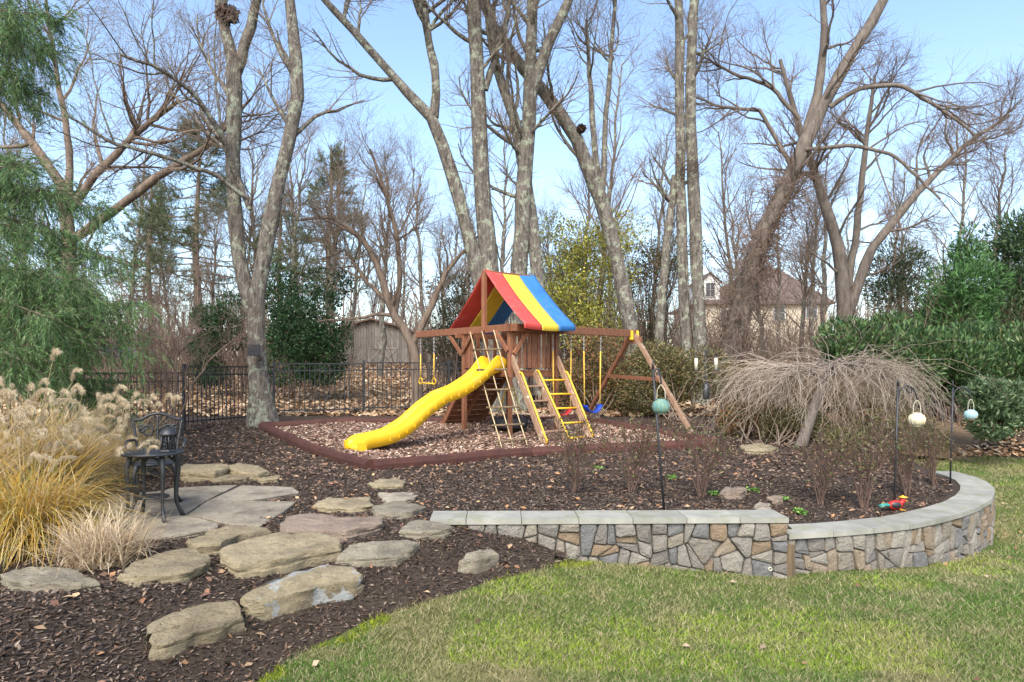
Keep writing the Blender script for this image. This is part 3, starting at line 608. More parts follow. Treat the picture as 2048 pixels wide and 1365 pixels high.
# slide: a channel swept down a wavy path
def slide():
    pa = [(0.12, 1.97), (0, 1.97), (-.25, 1.90), (-.55, 1.68), (-.9, 1.50), (-1.25, 1.40), (-1.6, 1.20), (-1.95, .93), (-2.3, .76), (-2.6, .71), (-2.82, .69), (-2.93, .64), (-2.97, .56)]
    Z = resample(np.array([(b, z, 0) for b, z in pa]), 40); zoff = gz(*pl(.3, -2.9, 0)[:2]) - .5
    prof = [(-.29, .03), (-.285, -.14), (-.27, -.14), (-.268, .04), (-.24, .175), (-.205, .18), (-.185, .03), (-.13, -.02), (0, -.035), (.13, -.02), (.185, .03), (.205, .18), (.24, .175), (.268, .04), (.27, -.14), (.285, -.14), (.29, .03)]
    prof = [(-.27, -.09), (-.275, .075), (-.27, .10), (-.255, .108), (-.235, .10), (-.222, .06), (-.19, .015), (-.1, .002), (0, 0), (.1, .002), (.19, .015), (.222, .06), (.235, .10), (.255, .108), (.27, .10), (.275, .075), (.27, -.09)]
    V = []; n = len(prof)
    for i, (b, z, _) in enumerate(Z):
        hood = .12 * math.exp(-((b + .12) / .16) ** 2)
        for a, h in prof:
            hh = h + (hood if h > .08 else 0)
            V.append(pl(.3 + a, b, z + hh + zoff * min(1, max(0, -b / 2.5))))
    F = [(i * n + k, i * n + k + 1, (i + 1) * n + k + 1, (i + 1) * n + k) for i in range(len(Z) - 1) for k in range(n - 1)]
    o = part_py('slide', V, F, M['yellow'], PS, smooth=True); o.data.set_sharp_from_angle(angle=R(38)); mod = o.modifiers.new('thick', 'SOLIDIFY'); mod.thickness = .012; mod.offset = 0
    fo = pl(.3, -2.96, 0); g = gz(fo.x, fo.y)
    for sgn in (-1, 1): beam('slide_foot', pl(.3 + sgn * .25, -2.9, g - .02), pl(.3 + sgn * .25, -2.93, .72 + zoff), .06, .14, M['yellow'], o, up=VV)
    for i in range(6, 34, 2):
        b, z, _ = Z[i]; zz = z + zoff * min(1, max(0, -b / 2.5))
        beam('slide_rib', pl(.3 + .273, b - .02, zz - .045), pl(.3 + .273, b - .02, zz + .02), .007, .045, M['yellow'], o, up=U, bev=.004)
    return o
slide()
# canopy: three stripes over the ridge, flaps at the eaves
for b0, b1, mt, nm in ((-.02, .42, 'tarp_r', 'red'), (.42, .85, 'tarp_y', 'yellow'), (.85, 1.28, 'tarp_b', 'blue')):
    V = []; F = []; rowsA = [(-1.22, 2.66), (-1.21, 2.76)] + [(-1.21 + 1.21 * k / 12, 2.76 + 1.10 * k / 12 - .05 * math.sin(math.pi * k / 12)) for k in range(1, 12)] + [(0, 3.87)]
    rowsA += [(-a, z) for a, z in rowsA[-2::-1]]; nb = 8
    for a, z in rowsA:
        for j in range(nb + 1): b = b0 + .0015 + (b1 - b0 - .003) * j / nb; V.append(pl(a, b, z - .03 * math.sin(math.pi * (b + .02) / 1.3) + (.012 * mnoise.noise(Vector((a * 3, b * 7, 1))) if abs(a) < 1.2 else 0)))
    m = nb + 1; F = [(i * m + j, i * m + j + 1, (i + 1) * m + j + 1, (i + 1) * m + j) for i in range(len(rowsA) - 1) for j in range(nb)]
    o = part_py('canopy_stripe', V, F, M[mt], PS, True); o.data.set_sharp_from_angle(angle=R(25)); o['label'] = nm + ' canopy stripe'; mo = o.modifiers.new('thick', 'SOLIDIFY'); mo.thickness = .004

# hanging things: swings, tyre, rope ladder
LINK = None
def chain(name, p0, p1, mat, parent):
    d = p1 - p0; n = max(3, int(d.length / .036)); V = []; F = []; dn = d.normalized()
    s1 = dn.cross(Vector((0, 1, .1))).normalized(); s2 = dn.cross(s1)
    P = []
    for i in range(n):
        c = p0 + d * ((i + .5) / n); s = s1 if i % 2 else s2
        P.append([c + dn * (.026 * math.cos(t)) + s * (.012 * math.sin(t)) for t in [2 * math.pi * k / 8 for k in range(9)]])
    V, F = tubes(np.array([[tuple(q) for q in r] for r in P]), np.full((n, 9), .0048), 4)
    return part_py(name, V.tolist(), [tuple(f) for f in F.tolist()], mat, parent)
def swing(b0, b1, zs, mt, label, twist=0):
    t0, t1 = pl(.82, b0, 2.6), pl(.82, b1, 2.6); m = (t0 + t1) / 2
    s = empty('swing', (m.x, m.y, zs), label, 'swing', None); s0 = m + (t0 - m) * .9; s1 = m + (t1 - m) * .9; s0.z = s1.z = zs + .16
    for t, q in ((t0, s0), (t1, s1)):
        k = t.lerp(q, .22); chain('chain', t + Vector((0, 0, .03)), k, M['steel'], s); o = chain('chain', k, q, M['steel'], s)
        tube_part('chain_sleeve', [k, q], .014, M['yellowrail'], s, 7)
    V = []; F = []; w = U * .075; N = 10
    for i in range(N + 1):
        t = i / N; p = s0.lerp(s1, t); p.z = zs + .16 - .16 * math.sin(math.pi * t) ** .7
        for sg in (-1, 1): V.append(p + w * sg)
    F = [(2 * i, 2 * i + 1, 2 * i + 3, 2 * i + 2) for i in range(N)]
    o = part_py('seat', V, F, mt, s, smooth=True); mo = o.modifiers.new('t', 'SOLIDIFY'); mo.thickness = .014
    return s
swing(1.9, 2.4, 1.02, M['bluep'], 'blue belt swing hanging on yellow sleeved chains')
swing(1.05, 1.55, 1.0, M['redp'], 'red belt swing hanging behind the ladders')
tz = empty('trapeze_swing', pl(-2.12, 0, 1.55), 'yellow ring trapeze bar hanging on chains from the side beam', 'trapeze')
for a in (-2.4, -1.85):
    k = pl(a, 0, 2.25); chain('chain', pl(a, 0, 2.64), k, M['steel'], tz); e = pl(a, 0, 1.72); chain('chain', k, e, M['steel'], tz); tube_part('chain_sleeve', [k, e], .014, M['yellowrail'], tz, 7)
    ring = [e + U * (.07 * math.sin(t)) + Vector((0, 0, -.07 - .07 * -math.cos(t) - .0)) for t in [2 * math.pi * i / 14 for i in range(15)]]
    tube_part('ring', ring, .012, M['yellowrail'], tz, 6, cap=False)
tube_part('bar', [pl(-2.4, 0, 1.6), pl(-1.85, 0, 1.6)], .016, M['yellowrail'], tz, 8)
tc_ = pl(0, .62, 0); zt_ = gz(tc_.x, tc_.y) + .20
ts = empty('tyre_swing', (tc_.x, tc_.y, zt_), 'black tyre swing hanging level beneath the tower deck', 'tyre')
lathe('tyre', [(.20, -.07), (.24, -.10), (.33, -.10), (.36, -.07), (.365, 0), (.36, .07), (.33, .10), (.24, .10), (.20, .07), (.215, 0), (.20, -.07)], (tc_.x, tc_.y, zt_), M['rubber'], ts, 36)
for k in range(3):
    t = 2 * math.pi * k / 3 + .5; q = Vector((tc_.x + .29 * math.cos(t), tc_.y + .29 * math.sin(t), zt_ + .1)); top = Vector((tc_.x, tc_.y, 1.76)); top = top + (q - top) * .05
    chain('chain', top + Vector((0, 0, .03)), q, M['steel'], ts); tube_part('chain_sleeve', [top.lerp(q, .2), top.lerp(q, .85)], .014, M['yellowrail'], ts, 7)
rl = empty('rope_ladder', gp(1012, 900), 'rope ladder with wooden rungs hanging in front of the slide', 'rope ladder')
TL, TM, TR = pl(-.42, -.06, 2.66), pl(-.02, -.06, 2.66), pl(.36, -.06, 2.66)
BL, BM_, BR = gp(1005, 903), gp(1028, 901), gp(1056, 898)
sag = lambda a, b, t: a.lerp(b, t) + Vector((0, 0, -.06 * math.sin(math.pi * t)))
BL2 = BL + Vector((0, 0, .02)); BM2 = BM_ + Vector((0, 0, .02)); BR2 = BR + Vector((0, 0, .02))
for a, b in ((TL, BL2), (TM, BM2), (TR, BR2)): tube_part('rope', [sag(a, b, t / 10) for t in range(11)], .011, M['rope'], rl, 6)
for z in (.16, .33, .50, .65, .80, .93):
    a, b = sag(TL, BL2, z), sag(TR, BR2, z); d = (b - a).normalized() * .07
    tube_part('rung', [a - d, b + d], .02, M['timber'], rl, 8)

# ------------------------------------------------------------------ picket fence beyond the play area
FP_ = [(-13, 8.5), (-9.2, 11.3), (-6.75, 14.4), (-5.75, 16.9), (-3.75, 17.7), (-1.67, 18.5), (.6, 19.3), (3.0, 20.4), (5.4, 21.6), (7.9, 22.7), (10.5, 23.3), (13.2, 23.7), (16, 24), (19, 24.3)]
pick_me = None
FG = 'black metal fence panels along the garden edge'
FLAB = ['black picket fence panel among the drooping cedar boughs', 'black picket fence panel behind the tall feathery grass', 'black picket fence panel between the bare twiggy shrub and the double trunk', 'black picket fence panel beside the double trunked tree base', 'black picket fence panel in front of the grey barn', 'black picket fence panel directly behind the slide', 'black picket fence panel behind the tower climbing wall', 'black picket fence panel behind the swings', 'black picket fence panel behind the orange tinted hedge', 'black picket fence panel at the foot of the leaning trunk', 'black picket fence panel behind the weeping tree', 'black picket fence panel beyond the hanging lanterns', 'black picket fence panel by the rhododendron']
for i, ((ax, ay), (bx, by)) in enumerate(zip(FP_[:-1], FP_[1:])):
    L = math.hypot(bx - ax, by - ay); d = Vector(((bx - ax) / L, (by - ay) / L, 0)); za, zb_ = gz(ax, ay), gz(bx, by); z0 = min(za, zb_) + .04; z0 = (za + zb_) / 2 + .03
    zfix = 2.02 - 1.24 if i in (3, 4, 5) else z0
    f = empty('picket_fence', (ax, ay, z0), FLAB[i], 'fence', FG); A = Vector((ax, ay, z0)); B = Vector((bx, by, z0))
    for h in (.08, 1.05, 1.22): beam('rail', A + Vector((0, 0, h)), B + Vector((0, 0, h)), .028, .03, M['black_metal'], f, bev=0)
    beam('post', Vector((ax, ay, min(za, zb_) - .1)), A + Vector((0, 0, 1.28)), .06, .06, M['black_metal'], f, up=d, bev=.006)
    if i == len(FP_) - 2: beam('post', Vector((bx, by, zb_ - .1)), B + Vector((0, 0, 1.28)), .06, .06, M['black_metal'], f, up=d)
    if pick_me is None:
        V, F = boxvf((0, 0, .03), (0, 0, 1.22), .017, .017, up=(0, 1, 0)); pick_me = bpy.data.meshes.new('picket'); pick_me.from_pydata(V, [], F); pick_me.materials.append(M['black_metal'])
    n = int(L / .115)
    for k in range(1, n):
        o = bpy.data.objects.new('picket', pick_me); col.objects.link(o); o.parent = f; o.location = d * (L * k / n); o.rotation_euler = (0, 0, math.atan2(d.y, d.x))

# ------------------------------------------------------------------ bare trees
def grow(P, Rd, n, lr, ang, K, r0, tmin=.2, up=.12, wob=.25, rk=.55, taper=.25, sag=0):
    Mn, Kp, _ = P.shape; pi = rng.integers(0, Mn, n); t = tmin + (1 - tmin) * rng.uniform(0, 1, n) ** .8; f = t * (Kp - 1); i0 = np.clip(f.astype(int), 0, Kp - 2); fr_ = (f - i0)[:, None]
    p = P[pi, i0] * (1 - fr_) + P[pi, i0 + 1] * fr_; tan = P[pi, i0 + 1] - P[pi, i0]; tan /= np.linalg.norm(tan, axis=1, keepdims=True) + 1e-9
    pr = Rd[pi, i0] * (1 - fr_[:, 0]) + Rd[pi, i0 + 1] * fr_[:, 0]
    pv = np.cross(tan, rdir(n)); pv /= np.linalg.norm(pv, axis=1, keepdims=True) + 1e-9
    an = np.radians(rng.uniform(ang[0], ang[1], n))[:, None]; d = tan * np.cos(an) + pv * np.sin(an)
    L = rng.uniform(lr[0], lr[1], n) * (1.15 - .55 * t); out = [p]
    for k in range(K - 1):
        d = d + rng.normal(0, wob, (n, 3)) * (.6 if k else .2); d[:, 2] += up - sag * k / K; d /= np.linalg.norm(d, axis=1, keepdims=True); p = p + d * (L / (K - 1))[:, None]; out.append(p)
    rb = np.minimum(pr * rk, r0); rad = rb[:, None] * np.linspace(1, taper, K)[None]
    return np.stack(out, 1), np.maximum(rad, .0022)
def stems_of(stems, K=16, wob=.012):
    Ps, Rs = [], []
    for s in stems:
        Z = resample(np.array([[*p[:3], p[3]] for p in s]), K); Ps.append(Z[:, :3] + np.r_[[[0, 0, 0]], rng.normal(0, wob, (K - 1, 3))]); Rs.append(Z[:, 3] * (1 + rng.normal(0, .04, K)))
    return np.array(Ps), np.array(Rs)
def bare_tree(name, stems, label, bark, twig, n1=26, l1=(1.5, 3.6), n2=200, l2=(.6, 1.7), n3=1100, l3=(.25, .8), tmin=.35, group=None, base=None, r1=.06, up=.1, ang=(30, 70), flare=True, sides=10, tw=.005, wob=.25):
    q = stems[0][0]; g = gz(q[0], q[1])
    if q[2] > g - .02: stems[0].insert(0, (q[0], q[1], g - .06, q[3] * 1.05))
    for sidx in range(1, len(stems)):
        q2 = stems[sidx][0]
        if q2[2] < 2.6 and q2[2] > gz(q2[0], q2[1]) and min((Vector(q2[:3]) - Vector(p[:3])).length for p in stems[0]) > 1.3: stems[sidx].insert(0, (q2[0], q2[1], gz(q2[0], q2[1]) - .06, q2[3]))
    P0, R0 = stems_of(stems); b = base or P0[0, 0]
    t = empty(name, (b[0], b[1], b[2]), label, 'tree', group)
    if flare: R0[0, 0] *= 1.5; R0[0, 1] *= 1.12
    V, F = tubes(P0, R0, sides); part_np('trunk', V, F, bark, t, smooth=True)
    P1, R1 = grow(P0, R0, n1, l1, ang, 9, r1, tmin, up, wob); 
    for i in range(len(P1)): V, F = tubes(P1[i:i + 1], R1[i:i + 1], 6); part_np('limb', V, F, bark, t, smooth=True)
    PA = P1; RA = R1
    n2 = int(n2 * 1.35); n3 = int(n3 * 1.75); P2, R2 = grow(PA, RA, n2, l2, (25, 65), 6, .018, .2, .06, wob); V, F = tubes(P2, R2, 3); part_np('branches', V, F, twig, t, kind='stuff')
    P3, R3 = grow(np.concatenate([P2]), R2, n3, l3, (20, 60), 3, tw * 1.2, .15, .03, wob, taper=.45); V, F = tubes(P3, R3, 3); part_np('twigs', V, F, twig, t, kind='stuff')
    return t
def st(D, *p):
    """stem through photo pixels at depth D (or px,py,width,dD each): width in pixels"""
    out = []
    for q in p:
        d = D + (q[3] if len(q) > 3 else 0); v = Q(q[0], q[1], d); out.append((v.x, v.y, v.z, q[2] * .44 * d / FP))
    return out
G_, B_, S_ = M['bark_grey'], M['bark_brown'], M['bark_smooth']
bare_tree('double_trunk_tree', [st(15.3, (527, 852, 48), (518, 780, 44), (512, 700, 42), (505, 620, 42), (535, 480, 36), (560, 350, 31), (590, 250, 32), (598, 150, 28), (578, 0, 25), (560, -160, 22), (570, -380, 12)),
  st(15.35, (505, 625, 36), (480, 540, 34), (468, 420, 33), (466, 300, 33), (472, 140, 34), (450, 60, 22), (432, -20, 18), (410, -200, 14)), st(15.4, (470, 150, 26), (495, 80, 25), (515, 0, 22), (530, -150, 18), (540, -330, 10)),
  st(15.0, (500, 420, 12), (470, 350, 14), (445, 270, 13, -.5), (390, 190, 11, -1), (330, 140, 9, -1.5), (240, 110, 6, -2)), st(15.0, (500, 400, 11), (430, 350, 10, -.4), (340, 315, 9, -.8), (230, 290, 8, -1.2), (130, 230, 5, -1.6))],
  'double trunked grey tree with a squirrel nest, standing at the play border corner', G_, M['twig'], 44, (1.4, 3.6), 340, (.6, 1.7), 1900, (.25, .8), .3)
bare_tree('lichen_tree', [st(17.8, (985, 790, 48), (985, 600, 46), (975, 500, 42), (962, 330, 36), (955, 150, 34), (948, 0, 32), (940, -250, 22), (945, -480, 10)),
  st(17.7, (975, 620, 36), (940, 480, 32), (905, 350, 30), (870, 240, 26), (800, 170, 20), (720, 75, 18), (635, -10, 14), (560, -120, 8)), st(17.7, (868, 235, 22), (875, 160, 20), (860, 90, 18), (845, 0, 16), (830, -160, 10)),
  st(17.9, (970, 180, 16), (985, 130, 15), (1040, 210, 14), (1050, 130, 10))[:2] + st(17.9, (1010, 60, 10), (1030, -80, 8))],
  'lichen covered tree splitting into a fan of trunks right behind the canopy', G_, M['twig'], 40, (1.5, 3.8), 300, (.7, 1.9), 1500, (.3, .9), .35)
bare_tree('lichen_tree', [st(18.3, (1035, 790, 40), (1038, 560, 38), (1045, 420, 36), (1055, 300, 34), (1062, 130, 28), (1064, 0, 24), (1062, -250, 12)), st(18.3, (1062, 190, 26), (1095, 90, 24), (1140, 0, 20), (1190, -120, 14), (1240, -300, 8)),
  st(18.4, (1080, 790, 34), (1075, 540, 32), (1058, 380, 28), (1030, 240, 24), (990, 130, 20), (975, 20, 16), (960, -120, 10))],
  'lichen covered tree forking high up, its pale trunk crossing the leaning one', G_, M['twig'], 34, (1.4, 3.6), 260, (.6, 1.8), 1400, (.3, .9), .35)
bare_tree('leaning_tree', [st(20, (1275, 760, 40), (1268, 690, 36), (1225, 480, 34), (1200, 390, 33), (1150, 270, 30), (1100, 200, 26), (1040, 130, 24), (990, 60, 20), (950, -20, 16)),
  st(20, (1195, 360, 16), (1185, 250, 14), (1180, 150, 11), (1172, 40, 6)), st(20, (1205, 380, 14), (1210, 250, 12), (1222, 120, 10), (1232, -10, 8), (1240, -180, 5))],
  'grey tree leaning hard over the swings with dead upright spikes', G_, M['twig'], 26, (1.2, 3.2), 200, (.6, 1.7), 1000, (.3, .8), .4)
bare_tree('twin_trunk_tree', [st(20, (1402, 760, 32), (1398, 600, 30), (1388, 400, 28), (1380, 200, 24), (1385, 60, 22), (1392, -20, 19), (1400, -250, 12)), st(20.1, (1375, 760, 24), (1368, 600, 24), (1362, 400, 24), (1358, 200, 22), (1360, 60, 20), (1352, -60, 16), (1350, -250, 9)),
  st(20.2, (1318, 740, 22), (1322, 600, 22), (1332, 500, 20), (1342, 420, 18), (1350, 350, 14))],
  'pair of tall straight grey trunks with a broken snag beside them', G_, M['twig'], 22, (1.0, 2.6), 170, (.5, 1.5), 900, (.25, .8), .5, ang=(40, 80))
bare_tree('arching_tree', [st(22, (1440, 800, 64), (1452, 740, 56), (1480, 620, 50), (1520, 480, 44), (1570, 380, 38), (1625, 250, 30), (1690, 130, 26), (1770, 0, 22), (1840, -150, 14)),
  st(22.1, (1545, 430, 34), (1590, 330, 26), (1640, 180, 20), (1650, 60, 16), (1640, -60, 12), (1620, -200, 7)), st(21.6, (1660, 215, 12), (1720, 175, 11, -.3), (1800, 170, 10, -.6), (1880, 215, 8, -1), (1950, 270, 5, -1.4)),
  st(21.8, (1610, 300, 10), (1700, 290, 9, -.4), (1790, 310, 8, -.8), (1880, 400, 5, -1.2)), st(22.3, (1600, 240, 10), (1540, 170, 9), (1470, 150, 7), (1390, 105, 4)), st(22.3, (1580, 330, 10), (1520, 220, 9), (1440, 215, 6), (1380, 190, 4))],
  'thick brown grey tree arching to the side with a tangle of drooping limbs', S_, M['twig_red'], 64, (1.6, 4.0), 520, (.7, 1.9), 3000, (.3, .9), .3, up=.02, wob=.3)
AT = bpy.data.objects['arching_tree']; n = 1300; tt = rng.uniform(0, 1, n); c0 = np.stack([np.interp(tt, [0, .35, .7, 1], [Q(p, 0, 22).x for p in (1450, 1480, 1530, 1590)]), 22 + rng.normal(0, .25, n), np.interp(tt, [0, .35, .7, 1], [Q(0, p, 22).z for p in (760, 620, 470, 350)])], 1)
d = rdir(n); K = 7; L = rng.uniform(.6, 2.2, n); p = c0; out = [p]
for k in range(K - 1): p = p + d * (L / (K - 1))[:, None]; d = d + rng.normal(0, .45, (n, 3)); d[:, 2] -= .08; d /= np.linalg.norm(d, axis=1, keepdims=True); out.append(p)
V, F = tubes(np.stack(out, 1), np.tile(np.linspace(.012, .005, K), (n, 1)), 3); part_np('vine_tangle', V, F, M['twig_red'], AT, kind='stuff')
bare_tree('vase_tree', [st(26, (1692, 700, 36), (1690, 620, 34), (1680, 500, 26), (1640, 380, 20), (1600, 260, 14), (1560, 120, 8)), st(26, (1695, 630, 26), (1740, 500, 22), (1830, 390, 16), (1930, 290, 10), (2020, 230, 6)), st(26.2, (1690, 610, 18), (1715, 450, 16), (1730, 300, 12), (1750, 150, 6))],
  'pale brown vase shaped tree rising behind the laurel hedge', S_, M['twig_red'], 50, (1.6, 4.0), 420, (.7, 1.9), 2600, (.3, .9), .25, up=.03, wob=.28)
bare_tree('crooked_tree', [st(19.2, (835, 760, 24), (822, 680, 22), (780, 620, 18), (760, 540, 15), (720, 470, 12), (660, 430, 9), (600, 440, 6)), st(19.2, (825, 690, 16), (860, 620, 14), (895, 540, 11), (930, 500, 7), (960, 470, 4)), st(19.3, (790, 640, 14), (800, 560, 12), (795, 470, 10), (770, 380, 8), (740, 300, 5)), st(19.3, (780, 610, 10), (730, 560, 9), (690, 500, 7), (640, 520, 4))],
  'dark crooked little tree spreading in front of the grey barn', B_, M['twig'], 40, (1.0, 2.6), 300, (.5, 1.5), 1500, (.25, .7), .25, wob=.34)
bare_tree('tan_barked_tree', [st(17, (150, 760, 34), (140, 600, 32), (135, 450, 28), (130, 380, 26), (60, 280, 18), (10, 220, 14), (-60, 120, 8)), st(17, (140, 420, 20), (190, 350, 18), (280, 260, 14), (360, 200, 8)), st(17, (145, 480, 20), (230, 420, 20), (320, 350, 18), (420, 290, 12), (500, 200, 6)), st(17.1, (138, 400, 18), (140, 300, 16), (120, 190, 12), (100, 60, 8), (80, -80, 5))],
  'orange tan barked tree spreading behind the cedar boughs', B_, M['twig'], 50, (1.4, 3.6), 380, (.6, 1.8), 2200, (.3, .9), .3)
bare_tree('twiggy_shrub', [st(13.4, (345, 850, 7), (335, 760, 6), (300, 690, 4), (260, 640, 2)), st(13.4, (348, 850, 7), (352, 740, 6), (360, 660, 4), (350, 600, 2)), st(13.4, (352, 850, 6), (385, 770, 5), (430, 710, 4), (480, 670, 2)), st(13.4, (340, 850, 5), (300, 790, 4), (280, 740, 3), (240, 720, 2))],
  'bare reddish twiggy shrub before the fence with a few red leaves', M['twig_red'], M['twig_red'], 40, (.5, 1.1), 220, (.3, .7), 900, (.15, .4), .15, r1=.012, flare=False, sides=6, tw=.003)
# plainer trees of the wood beyond: a few shapes, each standing on its own
def wood_proto(seed, h):
    global rng
    rng = np.random.default_rng(seed); k = []
    x = 0; y = 0; lean = rng.normal(0, .05, 2)
    st0 = [(lean[0] * z, lean[1] * z, z, .17 * (1 - .8 * z / h)) for z in np.linspace(0, h, 7)]
    P0, R0 = stems_of([st0], 12, .06); P1, R1 = grow(P0, R0, 26, (h * .16, h * .34), (25, 60), 8, .05, .28, .14, .2); P2, R2 = grow(P1, R1, 190, (.6, 2), (25, 60), 5, .018, .2, .08, .22); P3, R3 = grow(P2, R2, 1700, (.4, 1.3), (20, 60), 3, .009, .15, .04, .2, taper=.5)
    a = mesh_np('trunk', *tubes(P0, R0, 7), smooth=True); a.materials.append(G_); V1, F1 = tubes(P1, R1, 4); V2, F2 = tubes(P2, R2, 3); V3, F3 = tubes(P3, R3, 3)
    b = mesh_np('limbs', V1, F1); b.materials.append(M['bark_brown']); c_ = mesh_np('twigs', np.concatenate([V2, V3]), np.concatenate([F2, F3 + len(V2)])); c_.materials.append(M['twig']); return a, b, c_
PR = [wood_proto(s, h) for s, h in ((101, 13), (102, 11), (103, 15), (104, 9))]
rng = np.random.default_rng(77)
WT = [(60, 30, 0), (250, 34, 2), (350, 42, 1), (420, 28, 3), (560, 40, 0), (640, 30, 1), (700, 44, 2), (760, 34, 3), (860, 30, 0), (910, 40, 1), (1000, 33, 2), (1110, 28, 3), (1150, 42, 0), (1230, 32, 1), (1300, 38, 2), (1330, 27, 3), (1450, 44, 1), (1500, 34, 0), (1560, 46, 2), (1620, 38, 3), (1760, 42, 0), (1830, 34, 1), (1900, 40, 2), (1960, 32, 0), (2020, 44, 3), (2080, 30, 1), (-40, 38, 2), (180, 46, 3), (480, 52, 2), (800, 56, 0), (1060, 54, 1), (1380, 56, 2), (660, 60, 3), (940, 62, 2), (1250, 60, 0), (1700, 60, 2), (1860, 56, 3), (120, 58, 0), (300, 62, 1), (1540, 30, 1), (1600, 33, 3), (1475, 36, 2), (1645, 30, 0), (520, 36, 1), (600, 46, 2), (735, 52, 1), (890, 36, 3), (1190, 36, 2), (1870, 48, 1), (1985, 50, 2), (380, 50, 0)]
for i, (px, D, k) in enumerate(WT):
    X = (px - 1024) * D / FP; a, b, c_ = PR[k]
    t = empty('woodland_tree', (X, D, gz(X, D)), 'slim bare tree standing in the wood beyond the fence', 'tree', 'bare trees in the wood beyond the fence'); t.rotation_euler = (0, 0, rng.uniform(0, 6.28)); s = rng.uniform(.65, 1.08); t.scale = (s, s, s)
    for nm, me in (('trunk', a), ('limbs', b), ('twigs', c_)):
        o = put(nm, me, None, t)
        if nm == 'twigs': o['kind'] = 'stuff'
# far wood: one mass
def far_wood():
    n = 420; D = rng.uniform(66, 110, n); X = rng.uniform(-1, 1, n) * D * .85; z = bed_z(X, D); h = rng.uniform(5, 12, n); K = 4
    P = np.stack([np.stack([X + rng.normal(0, .25, n) * k, D + 0 * X, z + h * k / (K - 1)], 1) for k in range(K)], 1); Rr = np.outer(rng.uniform(.08, .16, n), np.linspace(1, .2, K))
    P1, R1 = grow(P, Rr, 3600, (1.5, 4), (25, 65), 3, .05, .15, .15, .25); P2, R2 = grow(P1, R1, 4800, (.8, 2.4), (20, 60), 3, .03, .2, .05, .2)
    A = tubes(P, Rr, 4); B = tubes(P1, R1, 3); C = tubes(P2, R2, 3); V = np.concatenate([A[0], B[0], C[0]]); F = np.concatenate([A[1], B[1] + len(A[0]), C[1] + len(A[0]) + len(B[0])])
    o = part_np('far_wood', V, F, M['bark_brown'], kind='stuff'); tag(o, 'hazy brown mass of bare trees on the far rise', 'wood')
far_wood()
def undergrowth():
    n = 1700; D = 21 + 26 * rng.uniform(0, 1, n) ** 1.3; X = rng.uniform(-1, 1, n) * D * .8; k = ~((np.abs(X + 9.5 * D / 50) < 4.5 * D / 50) & (D < 50)); X, D = X[k], D[k]; n = len(X); z = bed_z(X, D) - .05; h = rng.uniform(1.0, 4.2, n); K = 5; ln = rng.normal(0, .22, (n, 2))
    P = np.stack([np.stack([X + ln[:, 0] * h * (k / (K - 1)) ** 1.6, D + ln[:, 1] * h * (k / (K - 1)) ** 1.6, z + h * k / (K - 1)], 1) for k in range(K)], 1); Rr = np.outer(rng.uniform(.012, .03, n), np.linspace(1, .3, K))
    P1, R1 = grow(P, Rr, 5000, (.5, 1.5), (25, 60), 3, .012, .15, .08, .25); P2, R2 = grow(P1, R1, 7500, (.3, 1.1), (20, 60), 3, .007, .2, .03, .2, taper=.5)
    A = tubes(P, Rr, 3); B = tubes(P1, R1, 3); C = tubes(P2, R2, 3); V = np.concatenate([A[0], B[0], C[0]]); F = np.concatenate([A[1], B[1] + len(A[0]), C[1] + len(A[0]) + len(B[0])])
    tag(part_np('undergrowth', V, F, M['twig_red'], kind='stuff'), 'bare brown twiggy undergrowth on the slope beyond the fence', 'undergrowth')
undergrowth()
def thicket_mesh(seed):
    global rng
    keep = rng; rng = np.random.default_rng(seed); n = 46; X = rng.normal(0, 1.1, n); Y = rng.normal(0, .9, n); h = rng.uniform(1.4, 4.2, n); K = 6; ln = rng.normal(0, .28, (n, 2))
    P = np.stack([np.stack([X + ln[:, 0] * h * (k / (K - 1)) ** 1.6, Y + ln[:, 1] * h * (k / (K - 1)) ** 1.6, -.1 + h * k / (K - 1)], 1) for k in range(K)], 1); Rr = np.outer(rng.uniform(.012, .028, n), np.linspace(1, .3, K))
    P1, R1 = grow(P, Rr, 330, (.5, 1.6), (25, 60), 4, .012, .12, .05, .28); P2, R2 = grow(P1, R1, 900, (.3, 1.0), (20, 65), 3, .008, .15, .02, .25, taper=.5)
    A = tubes(P, Rr, 4); B = tubes(P1, R1, 3); C = tubes(P2, R2, 3); me = mesh_np('twigs', np.concatenate([A[0], B[0], C[0]]), np.concatenate([A[1], B[1] + len(A[0]), C[1] + len(A[0]) + len(B[0])])); rng = keep; return me
TMS = [thicket_mesh(k) for k in (5, 6)]
for i in range(44):
    px = -60 + 2200 * (i + random.uniform(-.4, .4)) / 44; D = random.choice((25, 29, 33, 38, 44)) + random.uniform(-1, 1)
    if 600 < px < 880: D = 53 + random.uniform(0, 4)
    X = (px - 1024) * D / FP; o = bpy.data.objects.new('brush_thicket', TMS[i % 2]); col.objects.link(o); o.location = (X, D, gz(X, D)); o.rotation_euler = (0, 0, random.uniform(0, 6.28)); k = random.uniform(.8, 1.3); o.scale = (k * 1.2, k * 1.2, k)
    if not TMS[i % 2].materials: TMS[i % 2].materials.append(M['twig'] if i % 2 else M['twig_red'])
    tag(o, 'bare tan brush thicket on the slope beyond the fence', 'thicket', 'bare brush thickets beyond the fence', 'stuff')
def nest(p, r, label):
    n = 260; c = rdir(n); P = np.array(p) + c * r * rng.uniform(.3, 1, (n, 1)); V, F, C = leaves(P, rdir(n), rdir(n), .16, .09, pick(n, [(.06, .035, .03), (.10, .055, .04), (.04, .025, .02)]))
    tag(part_np('squirrel_nest', V, F, M['litter'], colr=C), label, 'nest')
nest(Q(455, 30, 15.3), .24, 'dark leafy squirrel nest lodged high in a tree fork')
nest(Q(1163, 258, 19.8), .1, 'small dark nest clump on the hard leaning trunk')

